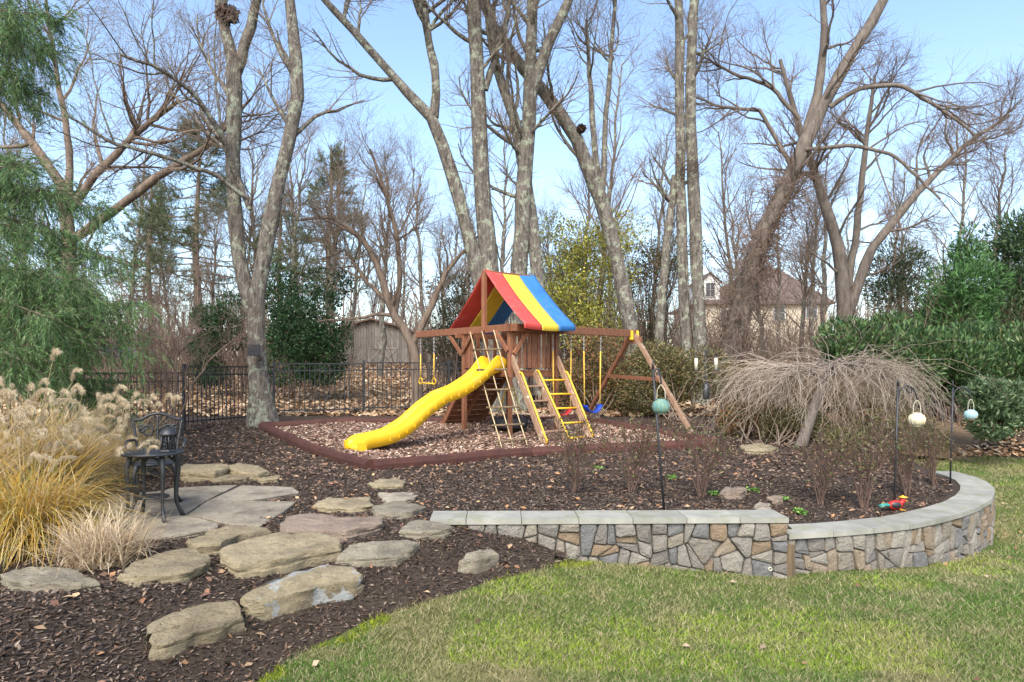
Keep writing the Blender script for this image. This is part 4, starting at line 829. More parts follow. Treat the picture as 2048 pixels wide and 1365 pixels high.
# ------------------------------------------------------------------ evergreen foliage
def blob_points(n, centres, radii, shell=.55):
    c = np.array(centres); r = np.array(radii); vol = r[:, 0] * r[:, 1] * r[:, 2]; i = rng.choice(len(c), n, p=vol / vol.sum())
    d = rdir(n); rr = rng.uniform(shell ** 3, 1, n) ** (1 / 3); return c[i] + d * rr[:, None] * r[i], d
def shrub(name, base, centres, radii, n, cols, ls, ws, label, cat='shrub', group=None, stems=12, lift=.3, kind=None):
    t = empty(name, base, label, cat, group); P, d = blob_points(n, centres, radii); L = rng.uniform(*ls, n)
    Dr = d + rng.normal(0, .6, (n, 3)); Dr[:, 2] += lift; Nn = d + rng.normal(0, .7, (n, 3)); Nn[:, 2] += .5
    gzs = ground(P[:, 0], P[:, 1]); k = P[:, 2] > gzs + .02; P, Dr, Nn, L = P[k], Dr[k], Nn[k], L[k]; n = len(P)
    V, F, C = leaves(P, Dr, Nn, L, rng.uniform(*ws, n), pick(n, cols, .25)); part_np('foliage', V, F, M['leaf'], t, colr=C, kind='stuff')
    b = np.array(base); S = []
    for i in range(stems):
        q = P[rng.integers(0, n)]; m = b * .5 + q * .5 + rng.normal(0, .08, 3); S.append(resample(np.array([b + rng.normal(0, .12, 3) * (1, 1, 0), m, q]), 6))
    S = np.array(S); V, F = tubes(S, np.tile(np.linspace(.018, .005, 6), (stems, 1)) * (1 + .4 * (radii[0][2] > 1)), 4); part_np('stems', V, F, M['twig'], t); return t
def blobs(px0, px1, py0, py1, D, m, r, dj=.8):
    """m lumps filling a photo rectangle at depth D"""
    c = []; rr = []
    for i in range(m):
        v = Q(random.uniform(px0, px1), random.uniform(py0, py1), D + random.uniform(-dj, dj)); c.append(tuple(v)); k = random.uniform(.7, 1.25) * r; rr.append((k, k, k * .75))
    return c, rr
HOL = [(.03, .075, .025), (.045, .10, .03), (.02, .05, .018), (.07, .13, .045)]
c_, r_ = blobs(535, 660, 560, 750, 21, 20, .75); shrub('holly_tree', tuple(gp(595, 760)), c_, r_, 16000, HOL, (.07, .12), (.035, .06), 'dense dark green holly behind the double trunked tree', 'tree')
c_, r_ = blobs(405, 475, 590, 745, 22, 11, .6); shrub('holly_tree', tuple(gp(440, 770)), c_, r_, 6000, HOL, (.07, .12), (.035, .06), 'smaller loose green holly seen behind the bare twiggy shrub', 'tree')
AZ = [(.13, .13, .045), (.17, .15, .055), (.09, .10, .035), (.22, .13, .06), (.20, .17, .075)]; AZO = AZ + [(.30, .12, .05), (.26, .10, .045)]
c_, r_ = blobs(1130, 1250, 680, 810, 18.2, 18, .6, .5); shrub('azalea_hedge', tuple(gp(1190, 840)), c_, r_, 15000, AZO, (.045, .085), (.024, .045), 'orange tinted olive azalea hedge behind the swings')
c_, r_ = blobs(1270, 1420, 715, 800, 17, 20, .6, .5); shrub('azalea_hedge', tuple(gp(1345, 840)), c_, r_, 16000, AZ, (.045, .085), (.024, .045), 'large olive green azalea behind the swing frame leg')
c_, r_ = blobs(1455, 1530, 818, 862, 14, 8, .34, .3); shrub('low_azalea', tuple(gp(1490, 885)), c_, r_, 10000, AZO, (.03, .05), (.015, .028), 'low spreading bronze green azalea below the leaning trunk')
c_, r_ = blobs(1540, 1620, 830, 870, 13.4, 8, .34, .3); shrub('low_azalea', tuple(gp(1570, 890)), c_, r_, 9000, AZ, (.03, .05), (.015, .028), 'low spreading olive azalea next to the weeping tree trunk')
c_, r_ = blobs(1660, 1880, 845, 900, 12.5, 14, .3, .5); shrub('low_azalea', tuple(gp(1760, 905)), c_, r_, 7000, AZ, (.03, .05), (.015, .028), 'loose olive shrubs beneath the weeping branches')
YB = [(.42, .40, .05), (.33, .33, .06), (.24, .26, .055), (.48, .44, .08), (.26, .19, .08)]
c_, r_ = blobs(1085, 1255, 450, 670, 21.5, 28, .8); shrub('yellow_leaved_shrub', tuple(gp(1165, 760)), c_, r_, 14000, YB, (.06, .12), (.03, .055), 'tall arching shrub with sparse yellow green leaves behind the canopy', stems=120)
c_, r_ = blobs(1250, 1370, 500, 690, 24, 14, .8); shrub('woodland_shrub', tuple(gp(1300, 760)), c_, r_, 6000, [(.09, .10, .035), (.13, .12, .045), (.2, .11, .06)], (.06, .12), (.03, .055), 'olive brown woodland shrub between the leaning trunk and the twin trunks', stems=80)
c_, r_ = blobs(880, 960, 560, 720, 23, 10, .7); shrub('woodland_shrub', tuple(gp(925, 770)), c_, r_, 5000, [(.06, .075, .03), (.10, .09, .04)], (.06, .12), (.03, .05), 'dark ivy like shrub just left of the tower', stems=60)
for i, (x0, x1, y0, y1, D, lb) in enumerate(((1450, 1540, 745, 800, 17.5, 'brown olive shrub at the foot of the arching tree'), (1560, 1680, 750, 815, 17, 'brown olive shrub right behind the weeping tree trunk'), (1690, 1800, 760, 820, 16.5, 'brown olive shrub behind the weeping twigs near the cream lantern'))):
    c_, r_ = blobs(x0, x1, y0, y1, D, 12, .5, .5); shrub('mixed_shrub', tuple(gp((x0 + x1) / 2, 850)), c_, r_, 11000, [(.16, .12, .05), (.12, .12, .045), (.22, .14, .07), (.26, .16, .08)], (.04, .08), (.02, .035), lb, stems=40)
LAU = [(.065, .13, .04), (.09, .17, .05), (.04, .085, .028), (.13, .20, .075), (.03, .06, .022), (.12, .13, .05)]
for (x0, x1, y0, y1, D, m, n, lb) in ((1690, 1780, 660, 760, 17.5, 14, 8500, 'upright green laurel at the house end of the hedge'), (1800, 1890, 680, 780, 17, 16, 10000, 'bushy green laurel in the middle of the hedge'), (1910, 2060, 680, 780, 17, 20, 12000, 'broad green laurel at the tall conifer end of the hedge')):
    c_, r_ = blobs(x0, x1, y0, y1, D, m, .62); shrub('laurel', tuple(gp((x0 + x1) / 2, 850)), c_, r_, n, LAU, (.11, .19), (.035, .055), lb, lift=1.1)
c_, r_ = blobs(1960, 2060, 760, 850, 15.5, 14, .42, .5); shrub('rhododendron', tuple(gp(2010, 880)), c_, r_, 5000, [(.10, .16, .07), (.15, .20, .10), (.07, .11, .045)], (.10, .17), (.035, .05), 'pale green rhododendron with long leaves by the mulch edge')
# conifers
def spray_foliage(P, Dr, Ln, n_needle, nl, nw, cols, droop=.3, spread=.7):
    """needles set along short twigs: P start, Dr direction, Ln length of each twig"""
    n = len(P); Dr = Dr / (np.linalg.norm(Dr, axis=1, keepdims=True) + 1e-9); t = rng.uniform(0, 1, (n, n_needle)); side = rng.normal(size=(n, n_needle, 3)); side /= np.linalg.norm(side, axis=2, keepdims=True)
    base = P[:, None] + Dr[:, None] * (t * Ln[:, None])[..., None]; base[..., 2] -= droop * (t ** 2) * Ln[:, None]
    d = Dr[:, None] * .8 + side * spread; d[..., 2] -= droop * .3; d /= np.linalg.norm(d, axis=2, keepdims=True); L = nl * rng.uniform(.7, 1.2, (n, n_needle, 1)); w = np.cross(d, rdir(n * n_needle).reshape(n, n_needle, 3)); w /= np.linalg.norm(w, axis=2, keepdims=True) + 1e-9
    V = np.stack([base - w * nw, base + w * nw, base + d * L], 2).reshape(-1, 3); C = np.repeat(np.repeat(pick(n, cols, .2), n_needle, axis=0) * (1 + rng.normal(0, .12, (n * n_needle, 1))), 3, axis=0)
    return V, np.arange(len(V)).reshape(-1, 3), np.clip(C, .005, .9)
def cedar():
    b = gp(-260, 900); t = empty('cedar_tree', b, 'green cedar with long drooping boughs over the feathery grass', 'tree'); bx, by = b.x, b.y
    V, F = tubes(np.array([[(bx, by, b.z - .1 + 11.5 * k / 9) for k in range(10)]]), np.linspace(.24, .05, 10)[None], 10); part_np('trunk', V, F, B_, t, smooth=True)
    boughs = []
    def bough(tx, ty, D, sag):
        e = Q(tx, ty, D); s = Vector((bx, by, e.z + random.uniform(.4, 1.1))); m = s.lerp(e, .55) + Vector((0, 0, sag)); boughs.append(resample(np.array([tuple(s), tuple(m), tuple(e)]), 14))
    for tx, ty, D in ((290, 615, 8.6), (240, 520, 9.4), (270, 700, 8.4), (230, 780, 8.8), (150, 560, 8.0), (110, 640, 7.8), (180, 690, 8.2), (60, 560, 8.2), (40, 720, 7.6), (215, 800, 8.6), (120, 470, 9.2), (205, 420, 9.8), (130, 740, 8.0), (30, 640, 8.4), (90, 380, 9.4), (20, 450, 8.6), (160, 620, 9.0), (60, 330, 9.4), (190, 590, 8.9), (100, 700, 8.8), (250, 660, 9.2), (30, 340, 9),
                      (120, 110, 9.6), (60, 60, 9.2), (110, 40, 9.8), (40, 150, 9.4), (100, 190, 9.6), (20, 20, 9)): bough(tx, ty, D, random.uniform(.1, .4))
    Bp = np.array(boughs); Rb = np.tile(np.linspace(.035, .006, 14), (len(Bp), 1)); P2, R2 = grow(Bp, Rb, 2600, (.35, 1.0), (30, 65), 5, .007, .22, -.10, .12); V, F = tubes(Bp, Rb, 5); V2, F2 = tubes(P2, R2, 3)
    part_np('boughs', np.concatenate([V, V2]), np.concatenate([F, F2 + len(V)]), B_, t, kind='stuff')
    seg = P2[:, :-1].reshape(-1, 3); dr = np.diff(P2, axis=1).reshape(-1, 3); k = np.repeat(np.arange(len(seg)), 2); P = seg[k] + rng.normal(0, .03, (len(k), 3)); D_ = dr[k] + rng.normal(0, .03, (len(k), 3)); D_[:, 2] -= .05
    V, F, C = spray_foliage(P, D_, rng.uniform(.12, .30, len(k)), 12, .078, .005, [(.085, .155, .05), (.11, .19, .06), (.06, .115, .04), (.15, .22, .085)], .35, .5); part_np('foliage', V, F, M['leaf'], t, colr=C, kind='stuff')
cedar()
def pine(px, D, h, w, label, cols, n=900, tiers=12, bare=.35):
    X = (px - 1024) * D / FP; z = gz(X, D); t = empty('pine_tree', (X, D, z), label, 'tree'); K = 10
    V, F = tubes(np.array([[(X + .1 * math.sin(k), D, z + h * k / (K - 1)) for k in range(K)]]), np.linspace(.24, .04, K)[None], 8); part_np('trunk', V, F, B_, t, smooth=True)
    L = []
    for i in range(tiers * 6):
        u = bare + (1 - bare) * (i / (tiers * 6)); a = random.uniform(0, 6.28); r = w * (1.05 - u) / (1 - bare) * random.uniform(.5, 1.1); s = np.array([X, D, z + h * u]); e = s + np.array([math.cos(a) * r, math.sin(a) * r, .12 * r + random.uniform(-.3, .2)]); L.append(resample(np.array([s, (s + e) / 2 + (0, 0, -.1 * r), e]), 8))
    Bp = np.array(L); Rb = np.tile(np.linspace(.04, .008, 8), (len(L), 1)); V, F = tubes(Bp, Rb, 4); part_np('limbs', V, F, B_, t)
    P2, R2 = grow(Bp, Rb, n, (.4, 1.1), (25, 65), 4, .01, .3, .08, .2); seg = P2[:, :-1].reshape(-1, 3); dr = np.diff(P2, axis=1).reshape(-1, 3)
    V, F, C = spray_foliage(seg, dr, np.full(len(seg), .35), 12, .18, .011, cols, .0, 1.0); part_np('foliage', V, F, M['leaf'], t, colr=C, kind='stuff')
PC = [(.085, .11, .05), (.115, .14, .06), (.06, .08, .035), (.16, .165, .085)]
pine(395, 33, 12, 4.2, 'tall white pine behind the bare twiggy shrub', PC, 1300); pine(300, 40, 11, 3.6, 'thin pine farther back toward the cedar boughs', PC, 900); pine(660, 38, 12, 3.4, 'tall thin pine between the double trunk and the barn', PC, 1000)
pine(1140, 46, 8, 2.8, 'short pine far behind the yellow leaved shrub', PC, 700); pine(560, 46, 12, 3.4, 'pine far behind the double trunked tree', PC, 800)
CG = [(.075, .165, .045), (.10, .21, .06), (.05, .11, .035)]
def mass(px, D, rects, n, cols, label):
    c = []; r = []
    for x0, x1, y0, y1, m, k in rects: a_, b_ = blobs(x0, x1, y0, y1, D, m, k, 1.0); c += a_; r += b_
    X = (px - 1024) * D / FP; t = shrub('evergreen_tree', (X, D, gz(X, D)), c, r, n, cols, (.14, .30), (.03, .06), label, 'tree', stems=30, lift=.5)
    V, F = tubes(np.array([[(X, D, gz(X, D) - .1 + 5.5 * k / 7) for k in range(8)]]), np.linspace(.2, .05, 8)[None], 8); part_np('trunk', V, F, B_, t, smooth=True)
mass(1925, 24, [(1880, 1970, 640, 700, 12, 1.0), (1890, 1965, 560, 640, 12, .85), (1905, 1950, 490, 560, 9, .6), (1915, 1935, 455, 490, 4, .4)], 17000, CG, 'bright green evergreen rising in a ragged cone over the laurel hedge')
mass(2040, 25, [(1990, 2090, 560, 690, 18, 1.0), (2010, 2080, 440, 560, 12, .9)], 14000, [(.055, .10, .035), (.075, .125, .045), (.04, .075, .03)], 'dark green evergreen at the tall end of the laurel hedge')
mass(1800, 29, [(1760, 1860, 590, 690, 14, 1.1), (1770, 1840, 510, 590, 9, .9)], 11000, [(.05, .08, .035), (.07, .10, .042), (.09, .09, .045)], 'dull dark evergreen behind the pale vase shaped tree')

# ------------------------------------------------------------------ weeping tree, roses, ornamental grass
def weeping():
    b = gp(1600, 893); top = Q(1650, 728, 13.2); t = empty('weeping_cherry', b, 'bare weeping cherry with an umbrella of pale drooping twigs', 'tree')
    V, F = tubes(resample(np.array([tuple(b + Vector((0, 0, -.05))), tuple(b.lerp(top, .3) + Vector((.03, 0, 0))), tuple(b.lerp(top, .7) + Vector((.06, 0, 0))), tuple(top)]), 12)[None], np.linspace(.11, .07, 12)[None], 10); part_np('trunk', V, F, S_, t, smooth=True)
    m = 16; L = []
    for i in range(m):
        a = 2 * math.pi * i / m + random.uniform(-.2, .2); r = random.uniform(.9, 1.5); p = top - Vector((0, 0, random.uniform(0, .25))); L.append(resample(np.array([tuple(p), (p.x + math.cos(a) * r * .5, p.y + math.sin(a) * r * .5, p.z + random.uniform(.05, .2)), (p.x + math.cos(a) * r, p.y + math.sin(a) * r, p.z + random.uniform(-.1, .15))]), 9))
    Bp = np.array(L); Rb = np.tile(np.linspace(.035, .012, 9), (m, 1)); V, F = tubes(Bp, Rb, 6); part_np('limbs', V, F, S_, t, smooth=True)
    n = 560; K = 9; pi = rng.integers(0, m, n); f = rng.uniform(.15, 1, n) * 8; i0 = np.clip(f.astype(int), 0, 7); fr_ = (f - i0)[:, None]; p = Bp[pi, i0] * (1 - fr_) + Bp[pi, i0 + 1] * fr_
    o_ = p - np.array(top); o_[:, 2] = 0; o_ /= np.linalg.norm(o_, axis=1, keepdims=True) + 1e-6; d = o_ + rng.normal(0, .75, (n, 3)); d[:, 2] = rng.uniform(-.3, .4, n); Ln = rng.uniform(.6, 2.2, n); out = [p]
    for k in range(K - 1):
        d = d / np.linalg.norm(d, axis=1, keepdims=True); p = p + d * (Ln / (K - 1))[:, None]; d = d + rng.normal(0, .26, (n, 3)); d[:, 2] -= .25; out.append(p)
    P = np.stack(out, 1); P[..., 2] = np.maximum(P[..., 2], ground(P[..., 0], P[..., 1]) + .12); Rr = np.tile(np.linspace(.0065, .0024, K), (n, 1)); P3, R3 = grow(P, Rr, 1700, (.2, .6), (25, 70), 4, .004, .1, -.15, .15, taper=.6)
    A = tubes(P, Rr, 3); B = tubes(P3, R3, 3); part_np('drooping_twigs', np.concatenate([A[0], B[0]]), np.concatenate([A[1], B[1] + len(A[0])]), M['twig_pale'], t, kind='stuff')
weeping()
RB = [(1150, 985, .75, 'bare rose bush in front of the ladder feet'), (1262, 985, .72, 'bare rose bush between the ladders and the blue green lantern pole'), (1400, 995, .75, 'bare rose bush right of the blue green lantern pole'), (1640, 1010, .75, 'bare rose bush behind the meeting point of the two walls'), (1728, 1018, .85, 'bare rose bush left of the cream lantern pole'), (1815, 992, .85, 'bare rose bush behind the red bird figurine'), (1868, 972, .85, 'bare rose bush at the bend of the curved wall')]
for px, py, h, lb in RB:
    b = gp(px, py); t = empty('rose_bush', b, lb, 'shrub', 'rose bushes behind the stone walls'); n = 9; S = []
    for i in range(n):
        a = random.uniform(0, 6.28); r = random.uniform(.12, .38); S.append(resample(np.array([tuple(b + Vector((random.uniform(-.04, .04), random.uniform(-.04, .04), -.03))), tuple(b + Vector((math.cos(a) * r * .4, math.sin(a) * r * .4, h * .45))), tuple(b + Vector((math.cos(a) * r, math.sin(a) * r, h * random.uniform(.75, 1.05))))]), 7))
    P0 = np.array(S); R0 = np.tile(np.linspace(.009, .004, 7), (n, 1)); P1, R1 = grow(P0, R0, 80, (.15, .42), (20, 50), 5, .005, .2, .1, .2); P2, R2 = grow(P1, R1, 260, (.06, .2), (25, 60), 3, .0032, .2, .05, .2)
    A = tubes(P0, R0, 5); part_np('canes', A[0], A[1], M['cane'], t); A = tubes(P1, R1, 3); B = tubes(P2, R2, 3); part_np('twigs', np.concatenate([A[0], B[0]]), np.concatenate([A[1], B[1] + len(A[0])]), M['cane'], t, kind='stuff')
    k = 420; q = P2[rng.integers(0, len(P2), k), -1]; V, F, C = leaves(q, rdir(k), rdir(k) + (0, 0, .6), rng.uniform(.025, .05, k), rng.uniform(.015, .028, k), pick(k, [(.12, .13, .045), (.16, .15, .06), (.2, .12, .06), (.09, .11, .04)])); part_np('leaves', V, F, M['leaf'], t, colr=C, kind='stuff')
# green seedlings in the mulch
for px, py in ((1425, 992), (1510, 985), (1565, 1003), (1600, 1030), (1195, 940), (1345, 960)):
    b = gp(px, py); k = 40; P = np.array(b) + rng.normal(0, 1, (k, 3)) * (.035, .035, .012) + (0, 0, .03); V, F, C = leaves(P, rdir(k, .4), rdir(k, .3) + (0, 0, 1), .04, .03, pick(k, [(.14, .28, .05), (.2, .36, .07)])); tag(part_np('seedling', V, F, M['leaf'], colr=C), 'tuft of bright green seedlings in the dark mulch', 'plant', 'green seedlings in the mulch')
# ornamental grass: arching blades and feathery plumes
def plume_mesh():
    n = 460; t = rng.uniform(0, 1, n) ** .8; curve = lambda t: np.stack([.22 * t ** 1.4, 0 * t, .13 * np.sin(t * 2.1)], 1); P = curve(t); d = curve(np.minimum(t + .1, 1.1)) - P; d /= np.linalg.norm(d, axis=1, keepdims=True); d = d * .8 + rng.normal(0, .3, (n, 3)); d[:, 2] -= .45
    V, F, C = leaves(P + d * .03, d, rdir(n), rng.uniform(.03, .065, n), rng.uniform(.002, .005, n), pick(n, [(.58, .48, .32), (.66, .56, .40), (.46, .36, .22)], .1), .1); me = mesh_np('plume', V, F, C); me.materials.append(M['blade']); return me
PM = [plume_mesh() for _ in range(4)]
GC = [(.50, .37, .17), (.58, .45, .24), (.42, .29, .11), (.62, .52, .33)]; GO = [(.55, .33, .05), (.48, .28, .05), (.60, .42, .12), (.30, .28, .06)]
def grass_clump(px, py, n, h, spread, cols, label, plumes=(), group='feathery grass clumps'):
    b = gp(px, py); t = empty('ornamental_grass', b, label, 'grass', group); K = 7; a = rng.uniform(0, 6.28, n); p = np.array(b) + np.stack([rng.normal(0, .1, n), rng.normal(0, .1, n), 0 * a - .02], 1); out = [p]; ln = rng.uniform(.6, 1.1, n) * h
    d = np.stack([np.cos(a) * rng.uniform(.1, 1, n) * spread, np.sin(a) * rng.uniform(.1, 1, n) * spread, np.ones(n)], 1)
    for k in range(K - 1):
        d = d / np.linalg.norm(d, axis=1, keepdims=True); p = p + d * (ln / (K - 1))[:, None]; d = d + rng.normal(0, .10, (n, 3)); d[:, 2] -= .26 * spread; out.append(p)
    P = np.stack(out, 1); P[..., 2] = np.maximum(P[..., 2], ground(P[..., 0], P[..., 1]) + .015); w = np.linspace(.0055, .001, K); sd_ = np.stack([-np.sin(a), np.cos(a), 0 * a], 1)[:, None]
    Vv = np.stack([P - sd_ * w[None, :, None], P + sd_ * w[None, :, None]], 2); idx = np.arange(n * K * 2).reshape(n, K, 2); F = np.stack([idx[:, :-1, 0], idx[:, :-1, 1], idx[:, 1:, 1], idx[:, 1:, 0]], -1).reshape(-1, 4)
    part_np('blades', Vv.reshape(-1, 3), F, M['blade'], t, colr=np.repeat(pick(n, cols, .15), K * 2, axis=0), kind='stuff')
    for (qx, qy, D) in plumes:
        e = Q(qx, qy, D); s = b + Vector((random.uniform(-.1, .1), random.uniform(-.1, .1), 0)); hd = Vector((e.x - s.x, e.y - s.y, 0)); ang = math.atan2(hd.y, hd.x) if random.random() < .8 else random.uniform(0, 6.28)
        tube_part('culm', [s, s.lerp(e, .5) + Vector((0, 0, .12)), e], [.004, .0025], M['rope'], t, 4, 8, cap=False)
        o = bpy.data.objects.new('plume', random.choice(PM)); col.objects.link(o); o.parent = t; o.location = e - b; k = random.uniform(.65, 1.05); o.scale = (k, k, k); o.rotation_euler = (random.uniform(-.3, .3), random.uniform(-.2, .3), ang)
pr = lambda n, x0, x1, y0, y1, d0, d1: [(random.uniform(x0, x1), random.uniform(y0, y1), random.uniform(d0, d1)) for _ in range(n)]
grass_clump(30, 1020, 2600, 1.15, .95, GC + GO, 'tall feathery grass clump at the corner of the patio with golden blades', [(105, 725, 6.2), (145, 765, 6.2)] + pr(32, -10, 170, 770, 910, 5.8, 6.6))
grass_clump(120, 1000, 2400, 1.1, .9, GC, 'tall feathery grass clump around the half hidden iron chair', pr(32, 80, 250, 785, 910, 6.4, 7.2))
grass_clump(235, 960, 1800, 1.0, .9, GC, 'feathery grass clump behind the small iron table', [(255, 905, 6.2), (295, 910, 6.1), (235, 915, 6.2), (275, 900, 6.25)] + pr(18, 190, 265, 800, 890, 7.3, 8.0) + pr(5, 300, 350, 790, 822, 7.6, 8.2))
grass_clump(60, 1090, 2600, 1.0, 1.25, GO + GC[:2], 'spilling golden orange grass clump in front of the patio', pr(4, 20, 120, 880, 950, 5.4, 5.8))
grass_clump(-90, 1060, 2000, 1.1, 1.0, GC, 'feathery grass clump next to the golden orange one', pr(14, -60, 70, 800, 930, 5.2, 6))
grass_clump(205, 1135, 900, .48, .85, [(.55, .43, .28), (.62, .5, .35), (.46, .34, .2)], 'small dry straw coloured grass tuft between two boulders')

# ------------------------------------------------------------------ iron furniture
IR = M['iron']
def scroll(c, ax, az, r, turns=1.2, n=16, ph=0):
    return [c + ax * (r * (1 - .6 * i / n) * math.cos(ph + turns * 6.283 * i / n)) + az * (r * (1 - .6 * i / n) * math.sin(ph + turns * 6.283 * i / n)) for i in range(n + 1)]
def leg(p0, out, h):
    """cabriole leg: bows out at the knee, in at the ankle, out at the foot"""
    return [p0, p0 + out * .035 + Vector((0, 0, -h * .2)), p0 + out * .02 + Vector((0, 0, -h * .55)), p0 + out * .02 + Vector((0, 0, -h * .8)), p0 + out * .08 + Vector((0, 0, -h))]
def chair(loc, rz, label):
    t = empty('iron_chair', loc, label, 'chair', 'cast iron garden chairs'); o0 = Vector(loc); X = Vector((1, 0, 0)); Y = Vector((0, 1, 0)); Z = Vector((0, 0, 1)); w = .21
    P = lambda x, y, z: o0 + X * x + Y * y + Z * z
    lathe('seat', [(.02, -.012), (.215, -.012), (.225, 0), (.215, .014), (.02, .018)], P(0, -.02, .44), IR, t, 28)
    for sx in (-1, 1):
        for sy in (-1, 1): tube_part('leg', leg(P(sx * .16, -.02 + sy * .16, .44), (X * sx + Y * sy).normalized(), .44), [.024, .022, .015, .013, .02], IR, t, 8, 14)
        tube_part('arm', [P(sx * .20, .17, .66), P(sx * .26, .05, .66), P(sx * .26, -.1, .645), P(sx * .24, -.13, .6), P(sx * .21, -.08, .45)], .014, IR, t, 7, 18)
        tube_part('back_upright', [P(sx * .17, .15, .44), P(sx * .185, .18, .6), P(sx * .215, .22, .80), P(sx * .225, .225, .85)], .013, IR, t, 7, 12)
        for c, r, ph, tu in ((P(sx * .09, .205, .74), .065, 0, 1.3), (P(sx * .11, .19, .60), .055, 2, 1.3), (P(sx * .06, .175, .52), .05, 4, 1.2), (P(sx * .15, .21, .76), .04, 1, 1)):
            az = Vector((0, .18, 1)).normalized(); tube_part('scroll', scroll(c, X * sx, az, r, tu, 18, ph), .011, IR, t, 6)
    tube_part('crest_rail', [P(-.225, .225, .85), P(-.15, .225, .855), P(-.08, .23, .90), P(0, .23, .915), P(.08, .23, .90), P(.15, .225, .855), P(.225, .225, .85)], .015, IR, t, 8, 22)
    tube_part('back_splat', [P(0, .165, .45), P(0, .19, .65), P(0, .23, .91)], .011, IR, t, 7, 10)
    tube_part('back_rail', [P(-.175, .155, .48), P(0, .16, .47), P(.175, .155, .48)], .011, IR, t, 7, 10)
    t.rotation_euler = (0, 0, rz); return t
cx_, cy_ = (313 - 1024) * 6.95 / FP, 6.95; ch = chair((cx_, cy_, gz(cx_, cy_) + .035), R(24), 'black cast iron chair standing behind the small lantern table')
c2 = gp(62, 1010, .0); chair((c2.x, c2.y + .1, c2.z), R(75), 'second black cast iron chair half buried in feathery grass')
tx_, ty_ = (306 - 1024) * 6.42 / FP, 6.42; tb = Vector((tx_, ty_, gz(tx_, ty_) + .035)); TB = empty('iron_table', tb, 'small black iron side table with curved legs holding the lantern', 'table')
ht = .60
V = []; n = 28
lathe('table_top', [(.02, -.012), (.255, -.012), (.27, 0), (.262, .012), (.02, .012)], tb + Vector((0, 0, ht)), IR, TB, 32)
for sx in (-1, 1):
    for sy in (-1, 1): tube_part('leg', leg(tb + Vector((sx * .14, sy * .12, ht - .01)), Vector((sx, sy, 0)).normalized(), ht), [.024, .022, .016, .014, .022], IR, TB, 8, 14)
    tube_part('apron', [tb + Vector((-.14, sx * .12, ht - .09)), tb + Vector((-.07, sx * .12, ht - .03)), tb + Vector((.07, sx * .12, ht - .03)), tb + Vector((.14, sx * .12, ht - .09))], .012, IR, TB, 6, 12)
lathe('lower_shelf', [(.02, -.008), (.135, -.008), (.14, 0), (.135, .008), (.02, .008)], tb + Vector((0, 0, .2)), IR, TB, 20)
lp = tb + Vector((.13, .02, ht + .013)); LN = empty('metal_lantern', lp, 'dark pierced metal lantern with domed lid on the iron table', 'lantern')
lathe('base', [(.07, 0), (.076, .005), (.072, .02)], lp, IR, LN, 6, False); lathe('dome', [(.078, .15), (.074, .165), (.055, .195), (.028, .213), (.006, .222)], lp, IR, LN, 12)
for k in range(6):
    a = k * math.pi / 3; p = lp + Vector((.066 * math.cos(a), .066 * math.sin(a), 0)); tube_part('corner_bar', [p + Vector((0, 0, .018)), p + Vector((0, 0, .152))], .007, IR, LN, 5)
    a2 = a + math.pi / 6; c = lp + Vector((.056 * math.cos(a2), .056 * math.sin(a2), 0)); tx = Vector((-math.sin(a2), math.cos(a2), 0))
    for zz in (.05, .085, .12): tube_part('fretwork', scroll(c + Vector((0, 0, zz)), tx, Vector((0, 0, 1)), .024, 1.5, 12, zz * 40), .0045, IR, LN, 4)
    tube_part('fretwork', [c + Vector((0, 0, .02)), c + Vector((0, 0, .15))], .004, IR, LN, 4)
tube_part('ring', [lp + Vector((.02 * math.cos(t), 0, .235 + .02 * math.sin(t))) for t in [6.283 * i / 12 for i in range(13)]], .003, IR, LN, 5, cap=False)

# ------------------------------------------------------------------ lantern poles, feeders and small things
BM = M['black_metal']
def hook_pole(base, topz, side, reach, label, lean=0, double=False, r=.009):
    t = empty('shepherd_hook', base, label, 'pole'); b = Vector(base); tp = Vector((b.x + lean, b.y, topz)); sx = Vector((side, 0, 0)); tube_part('pole', [b + Vector((0, 0, -.1)), tp], r, BM, t, 7)
    arc = [tp + Vector((0, 0, -.14)), tp + sx * (reach * .12) + Vector((0, 0, -.04)), tp + sx * (reach * .45) + Vector((0, 0, .01)), tp + sx * (reach * .8) + Vector((0, 0, -.03)), tp + sx * (reach * .97) + Vector((0, 0, -.1)), tp + sx * reach + Vector((0, 0, -.155)), tp + sx * (reach * 1.08) + Vector((0, 0, -.145))]
    tube_part('hook', arc, r * .8, BM, t, 6, 20)
    tube_part('scroll', scroll(tp + sx * (reach * .62) + Vector((0, 0, -.05)), sx, Vector((0, 0, 1)), reach * .2, 1.2, 14, 1), r * .6, BM, t, 5)
    tube_part('finial', [tp, tp + Vector((0, 0, .09))], [r * 1.3, r * .3], BM, t, 6); return tp + sx * reach + Vector((0, 0, -.155))
